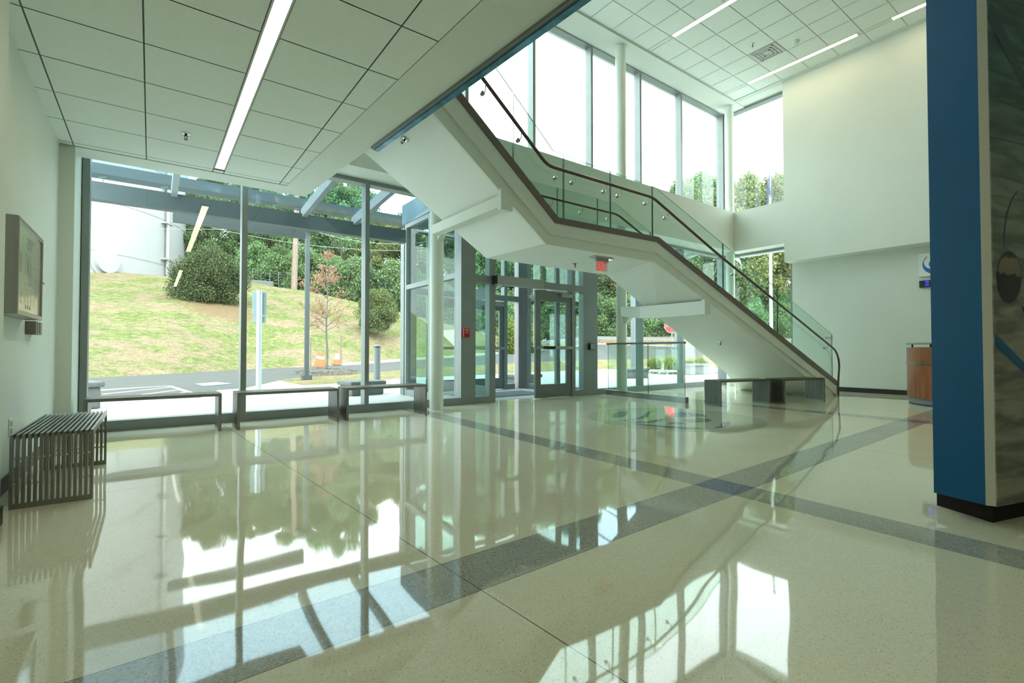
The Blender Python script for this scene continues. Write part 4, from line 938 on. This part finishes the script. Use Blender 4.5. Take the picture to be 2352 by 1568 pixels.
block((1192, 890), (1242, 886), .30, .6, 'teal grey concrete block seen through the entrance doors')
block((1442, 869), (1489, 868), .32, .5, 'pale concrete block at the foot of the round canopy post')
block((1586, 861), (1629, 859), .40, .6, 'weathered pale concrete block beside the ornamental grasses')
o = thing('canopy_post', 'round pale blue canopy post standing on a concrete block', 'post', tuple(onz(1455, 866, -.02)))
p = onz(1455, 862, -.02); b = MB(); b._lathe(Vector((p.x, p.y, 0)), [(.10, .30), (.10, 3.6)], 20); b.build('shaft', M['galv'], o)
b = MB(); b._lathe(Vector((p.x, p.y, 0)), [(.13, .28), (.13, .31)], 20); b.build('foot_plate', M['galv'], o)
p = far(1553, 830, 21); o = thing('canopy_post', 'grey round post beyond the glass beside the stop sign', 'post', tuple(p))
b = MB(); b._lathe(Vector((p.x, p.y, 0)), [(.075, p.z-.2), (.075, 3.8)], 20); b.build('shaft', M['galv'], o); b = MB(); b._lathe(Vector((p.x, p.y, 0)), [(.1, p.z-.2), (.1, p.z-.15)], 20); b.build('foot_plate', M['galv'], o)
p = onz(866, 892, -.02); o = thing('bollard_light', 'square grey bollard light with dark domed cap on the plaza', 'bollard', tuple(p))
b = MB(); b._lathe(p, [(.085, 0), (.085, 1.02)], 8); b.build('post', M['galv'], o); b = MB(); b._lathe(p, [(.092, 1.02), (.092, 1.05)], 8); b.build('light_band', M['black'], o)
b = MB(); b._lathe(p, [(.092, 1.05), (.07, 1.08), (.02, 1.095)], 8); b.build('cap', M['galv'], o)
p = onz(594, 898, -.02); o = thing('parking_sign', 'galvanised sign post with two sign plates seen from behind', 'sign', tuple(p))
b = MB(); b.tube([p, p+Vector((0, 0, 2.35))], .06, 16); b.build('post', mat('bright_galvanised', (.45, .50, .53), .35, .2), o)
bk = Vector((p.x, p.y, 0)).normalized(); sd = Vector((bk.y, -bk.x, 0))
for z0, z1, w in ((1.78, 2.32, .15), (1.60, 1.76, .14)):
    b = MB(); a = p+bk*.065; b.prism([a-sd*w+Vector((0, 0, z0)), a+sd*w+Vector((0, 0, z0)), a+sd*w+Vector((0, 0, z1)), a-sd*w+Vector((0, 0, z1))], bk*.006); b.build('sign_plate', M['sign_back'], o, bevel=.01)
# young tree, stakes, mulch, cones, lamp post
LP_ = far(704, 871, 15.8)
o = thing('lamp_post', 'dark square parking lot lamp post on a round concrete footing', 'lamp post', tuple(LP_))
b = MB(); b.box((LP_.x-.062, LP_.y-.062, LP_.z), (LP_.x+.062, LP_.y+.062, 4.9)); b.build('pole', M['steel_paint'], o)
b = MB(); b.box((LP_.x-.14, LP_.y-.14, LP_.z-.05), (LP_.x+.14, LP_.y+.14, LP_.z+.14)); b.build('base_cover', M['steel_paint'], o)
b = MB(); b._lathe(LP_, [(.30, -.3), (.30, -.04), (.27, -.02)], 24); b.build('footing', M['concrete'], o)
b = MB(); b.box((LP_.x-.2, LP_.y-.3, 4.86), (LP_.x+.2, LP_.y+.6, 5.0)); b.build('lamp_head', M['steel_paint'], o)
TP = far(750, 853, 19.6)
o = thing('mulch_ring', 'low heap of grey mulch around the young tree', 'mulch', tuple(TP))
mb = MB(); rn = random.Random(5); mb._lathe(TP, [(1.25, -.25), (1.15, -.02), (.7, .06), (.2, .10), (.02, .11)], 32)
for i in range(260):
    a = rn.uniform(0, 6.28); rr = rn.uniform(0, 1.2); c = TP+Vector((rr*math.cos(a), rr*math.sin(a), .10-.08*rr)); d_ = Vector((rn.uniform(-1, 1), rn.uniform(-1, 1), rn.uniform(-.3, .5))).normalized()*.06; mb.beam(c-d_, c+d_, .02, .015)
mb.build('chips', M['mulch'], o)
def leafcards(mb, pts, size, rnd, nrm_up=0.3):
    for c in pts:
        n_ = Vector((rnd.gauss(0, 1), rnd.gauss(0, 1), rnd.gauss(0, 1)+nrm_up)).normalized(); a = n_.orthogonal().normalized(); b_ = n_.cross(a); t = rnd.uniform(0, 6.28)
        a, b_ = a*math.cos(t)+b_*math.sin(t), b_*math.cos(t)-a*math.sin(t); s_ = size*rnd.uniform(.6, 1.3)
        mb.add([c-a*s_, c-b_*s_*.6, c+a*s_, c+b_*s_*.6], [(0, 1, 2, 3)])
o = thing('young_tree', 'thin young tree with sparse brown autumn leaves in a mulch ring', 'tree', tuple(TP))
mb = MB(); rn = random.Random(11); HT = 4.9; trunk = [TP+Vector((.03*math.sin(k*1.3), .02*math.cos(k), HT*k/10)) for k in range(11)]; mb.tube(trunk, [.05-.0045*k for k in range(11)], 8); tips = []
for k in range(34):
    z = rn.uniform(1.5, 4.7); a = rn.uniform(0, 6.28); Lb = (.95 if z < 3 else .95*(5.0-z)/2.2)*rn.uniform(.7, 1.15); c = TP+Vector((0, 0, z)); e_ = c+Vector((math.cos(a)*Lb, math.sin(a)*Lb, Lb*.55)); mb.tube([c, c.lerp(e_, .5)+Vector((0, 0, .03)), e_], [.012, .008, .003], 5); tips.append((c, e_))
mb.build('trunk_and_branches', mat('grey_bark', (.15, .13, .11), .9, var=.2), o)
mb = MB(); pts = []
for c, e_ in tips:
    for q in range(85): t = rn.uniform(.35, 1.08); pts.append(c.lerp(e_, t)+Vector((rn.gauss(0, .09), rn.gauss(0, .09), rn.gauss(0, .08))))
leafcards(mb, pts, .038, rn); mb.build('leaves', M['brown_leaf'], o)
for c, r_, hh, lab in ((713, 852, 1.35, 'wooden tree stake on the left of the young tree'), (783, 849, 1.35, 'wooden tree stake on the right of the young tree')):
    p = far(c, r_, 19.5); p.z -= .1; mb = MB(); mb.beam(p, p+Vector((0, 0, hh+.1)), .05, .05, (0, 1, 0)); tag(mb.build('tree_stake', M['pole']), lab, 'stake')
def cone(p, label, white=False):
    o = thing('traffic_cone', label, 'traffic cone', tuple(p), group='orange traffic cones by the road')
    b = MB(); b._lathe(p, [(.20, .03), (.035, .74)], 20); b.build('cone_body', M['orange'], o); b = MB(); b.box(p+Vector((-.2, -.2, 0)), p+Vector((.2, .2, .035))); b.build('base', M['orange'] if not white else M['black'], o)
    b = MB(); z0, z1 = (.36, .5) if not white else (.3, .6); f_ = lambda z: .20-(.165*(z-.03)/.71)+.006; b._lathe(p, [(f_(z0), z0), (f_(z1), z1)], 20); b.build('reflective_collar', M['paint'], o)
cone(far(739, 842, 24), 'orange traffic cone on the road left of the young tree trunk'); cone(far(732, 839, 25.5), 'orange traffic cone just behind another on the left of the young tree'); cone(far(774, 839, 24.5), 'traffic cone with broad white collar right of the young tree', True)

# ---- water tank, utility pole, wires, retaining wall
tc_ = far(130, 640, 58); TR = 15.0
c0_ = far(-20, 640, 56); rt = far(430, 640, 56)
# tank centre so that its right silhouette lies on column 430
u_ = ray(430, 640); u_.z = 0; u_.normalize(); pr_ = Vector((-u_.y, u_.x, 0)); ctr = Vector((u_.x, u_.y, 0))*60 + pr_*TR; ctr.z = 0
o = thing('water_tank', 'huge white cylindrical water tank on the hill at the left', 'water tank', (ctr.x, ctr.y, 7))
b = MB(); b._lathe(ctr, [(TR, 4), (TR, 30), (TR*.9, 32)], 96); b.build('shell', M['tank'], o)
def on_tank(c, row):
    v = ray(c, row); f2 = Vector((v.x, v.y)); cc = Vector((ctr.x, ctr.y)); A2 = f2.dot(f2); B2 = f2.dot(cc); C2 = cc.dot(cc)-TR*TR; t = (B2-math.sqrt(max(0, B2*B2-A2*C2)))/A2; return _C+v*t
pp = on_tank(378, 600); q = Vector((pp.x-ctr.x, pp.y-ctr.y, 0)).normalized(); b = MB(); pq = Vector((ctr.x, ctr.y, 0))+q*(TR+.25); b.tube([(pq.x, pq.y, 4), (pq.x, pq.y, 30)], .14, 12); b.build('downpipe', M['tank'], o)
for z in (9, 12.2, 15.4, 18.6): b = MB(); b.beam((pq.x-q.x*.3, pq.y-q.y*.3, z), (pq.x+q.x*.2, pq.y+q.y*.2, z), 1.1, .12); b.build('pipe_clamp', M['tank'], o)
hp = on_tank(243, 604); q = Vector((hp.x-ctr.x, hp.y-ctr.y, 0)).normalized()
b = MB(); b.tube([hp-q*.2, hp+q*.35], .78, 32); b.build('access_hatch', M['tank'], o); b = MB(); b.tube([hp-q*.2, hp+q*.08], 1.1, 32); b.build('hatch_flange', M['tank'], o)
for z in (8.5, 12.5, 16.5, 20.5): b = MB(); b._lathe(ctr, [(TR+.03, z), (TR+.03, z+.06)], 96); b.build('weld_seam', M['tank'], o)
p = far(675, 664, 43); o = thing('utility_pole', 'leaning weathered wooden utility pole at the hill crest', 'utility pole', tuple(p)); t_ = far(683, 430, 43)
b = MB(); b.tube([p-Vector((0, 0, .5)), t_], [.26, .19], 12); b.build('pole', M['pole'], o); b = MB(); b.beam(t_-_r*1.2-Vector((0, 0, .5)), t_+_r*1.2-Vector((0, 0, .5)), .12, .14); b.build('crossarm', M['pole'], o)
def wire(a, c, lab, r_=.018):
    mb = MB(); mb.tube([a.lerp(c, t/16)-Vector((0, 0, .8*4*(t/16)*(1-t/16))) for t in range(17)], r_*.75, 5); tag(mb.build('overhead_wire', M['grey']), lab, 'wire', 'overhead wires')
wire(far(-150, 480, 40), far(683, 520, 43), 'thin overhead wire crossing before the white tank', .02); wire(far(690, 520, 43), far(1000, 552, 44), 'overhead wire from the utility pole toward the right', .02)
wire(far(430, 508, 43), far(1000, 575, 40), 'pale overhead wire crossing before the trees', .02)
a, c = far(560, 652, 43.5), far(628, 658, 43.5); mb = MB(); mb.beam(a, c, .3, .9); tag(mb.build('retaining_wall', M['block']), 'short concrete retaining wall at the hill crest', 'retaining wall')
a, c = far(560, 636, 44.5), far(700, 650, 44.5); o = thing('chain_fence', 'dark wire fence on the hill crest before the trees', 'fence', tuple(a))
for k in range(8): pz = a.lerp(c, k/7); mb = MB(); mb.tube([pz-Vector((0, 0, 1.2)), pz+Vector((0, 0, .8))], .03, 6); mb.build('fence_post', M['fence'], o)
for z in (-.6, -.3, 0, .3, .6, .78): mb = MB(); mb.tube([a+Vector((0, 0, z)), c+Vector((0, 0, z))], .012, 5); mb.build('wire_strand', M['fence'], o)

# ---- guard rail, stop sign, flags
o = thing('guard_rail', 'long galvanised steel guard rail beyond the road', 'guard rail', tuple(ED[80][2])); GP = []
for i, c in enumerate(cols):
    if 1190 <= c <= 2000: v = ED[i][2].lerp(ED[i][3], .22); GP.append(v+Vector((0, 0, .45)))
mb = MB()
for a, c in zip(GP, GP[1:]): mb.beam(a+Vector((0, 0, .12)), c+Vector((0, 0, .12)), .05, .10); mb.beam(a-Vector((0, 0, .06)), c-Vector((0, 0, .06)), .05, .10); mb.beam(a+Vector((0, 0, .03)), c+Vector((0, 0, .03)), .02, .10)
mb.build('rail', M['galv'], o)
for a in GP[::3]: mb = MB(); mb.box(a+Vector((-.06, .05, -.7)), a+Vector((.06, .15, .15))); mb.build('rail_post', M['galv'], o)
sp_ = far(1543, 748, 27); base = far(1543, 824, 27)
o = thing('stop_sign', 'red octagonal STOP sign on a thin post by the road', 'road sign', tuple(base)); rr = .42
ax = Vector((_r.x, _r.y, 0)); up_ = Vector((0, 0, 1)); bk = -Vector((ray(1556, 752).x, ray(1556, 752).y, 0)).normalized(); ax = up_.cross(bk).normalized(); ax = ax if ax.dot(_r) > 0 else -ax
tx = (ax*math.cos(R(20))+up_*math.sin(R(-8))).normalized(); tu = bk.cross(tx).normalized(); tu = tu if tu.z > 0 else -tu
def octo(r_, dd, nm, m_):
    mb = MB(); P = [sp_+bk*dd+tx*r_*math.cos(R(22.5+45*k))+tu*r_*math.sin(R(22.5+45*k)) for k in range(8)]; mb.prism(P, bk*.01); mb.build(nm, m_, o)
octo(rr, 0, 'white_border', M['paint']); octo(rr*.92, .011, 'red_face', M['stop'])
text('STOP', .24, 'lettering', M['paint'], o, sp_+bk*.024-tx*.31-tu*.11, tx, tu, .004, .62)
mb = MB(); mb.tube([base-Vector((0, 0, .3)), sp_+Vector((0, 0, .3))-bk*.03], .03, 8); mb.build('post', M['fence'], o)
def flagpole(c, row, depth, top_row, label, flagm, f0, f1, wdt, grp):
    p = far(c, row, depth); t_ = far(c-4, top_row, depth); p.z = -.1; o = thing('flagpole', label, 'flagpole', tuple(p)); tt = Vector((p.x, p.y, t_.z))
    mb = MB(); mb.tube([p, tt], [.085, .04], 12); mb.build('pole', M['paint'], o); mb = MB(); mb._lathe(tt, [(.02, 0), (.09, .06), (.02, .16)], 12); mb.build('finial', M['paint'], o)
    a = far(c-2, f0, depth).z; b_ = far(c-2, f1, depth).z; mb = MB(); nx, nz = 10, 14; v = []
    d2 = -_r*wdt if wdt > 0 else _r*(-wdt)
    for i in range(nx+1):
        for k in range(nz+1):
            s_ = i/nx; z = a+(b_-a)*k/nz; droop = s_*1.2*(1-.2*k/nz); w_ = (.35+.65*(k/nz))
            v.append(Vector((p.x, p.y, z-droop*.8))+d2*s_*w_+_d*.10*math.sin(s_*9+k*.4))
    mb.add(v, [(i*(nz+1)+k, (i+1)*(nz+1)+k, (i+1)*(nz+1)+k+1, i*(nz+1)+k+1) for i in range(nx) for k in range(nz)], True)
    tag(mb.build('flag', flagm), label.replace('white flagpole', 'flag').split(' with ')[-1]+' hanging slack on its pole', 'flag')
flagpole(1772, 820, 22, 345, 'tall white flagpole outside the far corner window with limp navy flag', M['navy'], 372, 455, .26, None)
flagpole(1683, 820, 20, 520, 'white flagpole hidden behind the corner column with limp white flag', M['flagwhite'], 530, 580, -.5, None)

# ---- vegetation
def blob_tree(name, seed, nb, H_, Rr, trunk_h, leaf, card, ncard, shrub=False):
    """prototype: trunk + crown of leaf cards on many overlapping clumps; local origin at the foot"""
    rn = random.Random(seed); o = thing(name, None, None)
    clumps = []
    for i in range(nb):
        t = rn.random()
        if shrub:
            a = rn.uniform(0, 6.28); z = rn.random(); rad = Rr*math.sqrt(max(0.02, 1-(2*z-.80)**2*.75))*rn.uniform(.35, .85); clumps.append((Vector((rad*math.cos(a), rad*math.sin(a), H_*(.06+.80*z))), Rr*rn.uniform(.22, .36)))
        else:
            z = trunk_h + (H_-trunk_h)*t; prof = math.sin(math.pi*min(1, .18+.80*t))**.7; a = rn.uniform(0, 6.28); rad = Rr*prof*rn.uniform(.3, 1.0)
            clumps.append((Vector((rad*math.cos(a), rad*math.sin(a), z)), Rr*rn.uniform(.20, .36)*(1.1-.35*t)))
    mb = MB(); mb.tube([(0, 0, -.5), (.1, 0, trunk_h), (0, .1, H_*.7)], [.03*H_*.6, .022*H_*.6, .006*H_], 8)
    if not shrub:
        for c, r_ in clumps[::3]: s_ = Vector((0, 0, c.z*.65)); mb.tube([s_, s_.lerp(c, .5)+Vector((0, 0, .3)), c], [.10, .07, .03], 5)
    tr_ = mb.build('trunk', M['bark'], o)
    mb = MB(); pts = []
    for i in range(ncard):
        c, r_ = clumps[rn.randrange(len(clumps))]; d_ = Vector((rn.gauss(0, 1), rn.gauss(0, 1), rn.gauss(0, 1))).normalized(); pts.append(c+d_*r_*(rn.random()**.4)*(1+.25*rn.gauss(0, 1)*.5))
    leafcards(mb, pts, card, rn, .4); mb.build('foliage', leaf, o)
    return o
def place(proto, first, loc, s_, rz, label, grp=None, cat='tree', sz=None):
    o = proto if first else dup(proto, loc, rz)
    o.location = loc; o.rotation_euler = (0, 0, rz); o.scale = (s_, s_, sz or s_); o['label'] = label; o['category'] = cat
    if grp: o['group'] = grp
    return o
protos = [blob_tree('broadleaf_tree', 1, 60, 16, 4.2, 2.5, M['leaf'], .135, 42000), blob_tree('broadleaf_tree', 2, 66, 17, 4.6, 3, M['leaf'], .14, 42000), blob_tree('broadleaf_tree', 3, 56, 15, 4.8, 2, M['leaf_olive'], .14, 38000)]
used = [False]*3
TG = 'dense green trees in the woodland belt'
def tree_at(c, brow, depth, trow, k, label):
    p = far(c, brow, depth); top = far(c, trow, depth); hh = top.z-p.z; base_h = (16, 17, 15)[k]; s_ = hh/base_h
    place(protos[k], not used[k], tuple(p), max(.62, min(1.25, s_*1.0)), random.Random(int(c)+k*7+int(depth)).uniform(0, 6), label, TG, 'tree', s_); used[k] = True
WHERE = {455: 'right beside the white tank behind the holly shrub', 500: 'directly behind the holly shrub', 540: 'behind the first window mullion right of the holly shrub', 585: 'behind the retaining wall', 625: 'behind the right end of the retaining wall', 668: 'directly behind the utility pole', 705: 'behind the top of the lamp post', 745: 'behind the crown of the young brown tree', 785: 'just right of the young brown tree', 822: 'behind the second window mullion right of the young tree', 862: 'above the lighter shrub on the hill', 905: 'just right of the lighter shrub on the hill', 945: 'behind the left side of the glass vestibule', 985: 'hidden behind the cream column', 1030: 'seen through the vestibule side right of the cream column', 1075: 'behind the pilaster with the red alarm', 1112: 'seen through the sidelight left of the open door', 1150: 'seen through the open doorway', 1195: 'behind the vestibule corner post', 1240: 'seen through the left half of the closed door glass', 1285: 'seen through the right half of the closed door glass', 1330: 'seen through the sidelight right of the doors', 1375: 'left of the tall column behind the glass partition', 1425: 'behind the tall column behind the glass partition', 1475: 'seen above the ornamental grasses', 1520: 'left of the stop sign', 1565: 'right of the stop sign, topping out in the last tall window', 1610: 'filling the last tall upper window left of the corner column', 1655: 'just left of the corner column', 1700: 'just right of the corner column', 1745: 'left of the tall flagpole', 1790: 'right of the tall flagpole', 1840: 'beyond the far wall right of the flagpole', 1900: 'farthest right, beyond the far wall', 380: 'hidden behind the right edge of the white tank'}
L0 = 'tall dense green broadleaf tree in the woodland belt beyond the hill and road'
L1 = 'tall olive green tree in the woodland belt beyond the hill and road'
for c, br, d_, tr_, k in [(455, 645, 50, 415, 0), (500, 650, 56, 405, 2), (540, 655, 52, 425, 1), (585, 660, 58, 420, 0), (625, 668, 52, 440, 1), (668, 672, 58, 405, 1), (705, 680, 53, 420, 0), (745, 690, 56, 400, 1), (785, 700, 52, 395, 0), (822, 710, 57, 430, 1),
    (862, 720, 52, 505, 2), (905, 728, 56, 500, 2), (945, 735, 53, 480, 2), (1030, 755, 57, 480, 1), (1075, 765, 62, 450, 0), (1112, 775, 58, 440, 1), (1150, 782, 64, 450, 0), (1195, 786, 60, 430, 0), (1240, 785, 66, 440, 1), (1285, 782, 62, 435, 0), (1330, 780, 66, 430, 1),
    (1375, 778, 62, 480, 0), (1425, 777, 66, 480, 1), (1475, 776, 62, 480, 2), (1520, 775, 67, 480, 1), (1565, 774, 62, 425, 0), (1610, 774, 66, 405, 1), (1655, 773, 63, 425, 0), (1700, 773, 60, 412, 2), (1745, 773, 64, 440, 1), (1790, 773, 62, 402, 2)]:
    tree_at(c, br, d_, tr_, k, ('olive' if k == 2 else ('deep green' if k else 'bright green')) + ' broadleaf tree ' + WHERE[c])
BW = {590: 'beside the retaining wall', 640: 'left of the utility pole foot', 700: 'behind the lamp post', 765: 'right of the young brown tree top', 820: 'left of the second mullion', 905: 'right of the lighter shrub', 960: 'behind the vestibule corner', 1020: 'right of the cream column', 1075: 'behind the alarm pilaster', 1130: 'at the end of the hill crest in the open doorway', 1210: 'behind the pale roadside shrub', 1260: 'in the left of the closed door glass', 1310: 'in the right of the closed door glass', 1360: 'behind the pilaster right of the doors', 1410: 'left of the tall column behind the partition', 1460: 'right of the tall column behind the partition', 1510: 'above the ornamental grasses', 1560: 'below the stop sign', 1610: 'right of the stop sign post', 1660: 'behind the corner column', 1720: 'left of the flagpole foot', 1780: 'right of the flagpole foot'}
# lower understorey in front of the wood
up_proto = blob_tree('understorey_bush', 9, 40, 5.0, 3.0, .5, M['leaf'], .10, 26000, True); fu = True
for c, br, d_ in [(590, 662, 46), (640, 666, 47), (700, 678, 46), (765, 690, 47), (820, 700, 47), (905, 724, 49), (960, 738, 50), (1020, 752, 51), (1075, 762, 53), (1130, 778, 54), (1210, 785, 56), (1260, 784, 57), (1310, 782, 56), (1360, 780, 58), (1410, 779, 57), (1460, 778, 58), (1510, 777, 59), (1560, 776, 60), (1610, 776, 59), (1660, 775, 60), (1720, 775, 56), (1780, 775, 58)]:
    p = far(c, br, d_); place(up_proto, fu, tuple(p), random.Random(c).uniform(.85, 1.25), c*.37, 'leafy green understorey bush ' + BW[c], 'understorey bushes along the woodland edge', 'bush'); fu = False
p = far(483, 703, 33); hol = blob_tree('holly_shrub', 21, 90, 4.3, 2.35, .2, M['holly'], .055, 80000, True)
place(hol, True, tuple(p+Vector((0, 0, -.45))), 1.03, 0, 'large rounded dark green holly shrub on the grass hill', None, 'shrub', 1.03)
p = far(868, 733, 36); h2 = blob_tree('holly_shrub', 22, 70, 3.0, 1.45, .2, M['holly_lite'], .05, 38000, True)
place(h2, True, tuple(p+Vector((0, 0, -.75))), 1.05, 0, 'smaller rounded light green shrub on the hill right of the mullion', None, 'shrub')
p = far(1190, 815, 40); h3 = blob_tree('roadside_shrub', 23, 50, 3.0, 2.0, .2, M['leaf_lite'], .06, 20000, True)
place(h3, True, tuple(p), 1.0, 0, 'pale green shrub by the road seen through the entrance doors', None, 'shrub')
# bare brown litter under the shrubs is part of the grass material
def grass_clump(p, seed, lab, s_=1.0):
    rn = random.Random(seed); mb = MB()
    for i in range(420):
        a = rn.uniform(0, 6.28); lean = rn.uniform(.05, .75); L_ = rn.uniform(.3, .62)*s_; b0 = p+Vector((rn.gauss(0, .10), rn.gauss(0, .10), 0)); d_ = Vector((math.cos(a)*lean, math.sin(a)*lean, 1)).normalized(); m_ = b0+d_*L_*.6; e_ = b0+d_*L_+Vector((math.cos(a), math.sin(a), -.6))*L_*.18*lean; w_ = Vector((-math.sin(a), math.cos(a), 0))*.012
        mb.add([b0-w_, b0+w_, m_+w_, m_-w_], [(0, 1, 2, 3)]); mb.add([m_-w_, m_+w_, e_], [(0, 1, 2)])
    tag(mb.build('ornamental_grass', M['blade']), lab, 'grass clump', 'ornamental grass clumps')
grass_clump(far(1503, 848, 20), 1, 'arching ornamental grass clump left of its neighbour outside the glass'); grass_clump(far(1541, 849, 19.5), 2, 'taller ornamental grass clump beside the grey window mullion', 1.15)
grass_clump(far(1588, 840, 21), 3, 'small ornamental grass clump behind the pale concrete block', .8); grass_clump(far(1612, 838, 23), 4, 'small ornamental grass clump farthest right by the block', .8)
mb = MB(); rn = random.Random(8)
for i in range(500):
    q = far(rn.uniform(1480, 1680), rn.uniform(845, 856), 1); v = q-_C; t = (-.0-H)/v.z*rn.uniform(.95, 1.02); c = _C+v*t; s_ = rn.uniform(.04, .11); mb._lathe(Vector((c.x, c.y, -.02)), [(s_*.7, 0), (s_, s_*.4), (s_*.5, s_*.8)], 6)
tag(mb.build('river_rock_bed', M['rock']), 'bed of pale river rocks beside the plaza edge', 'rocks', kind='stuff')
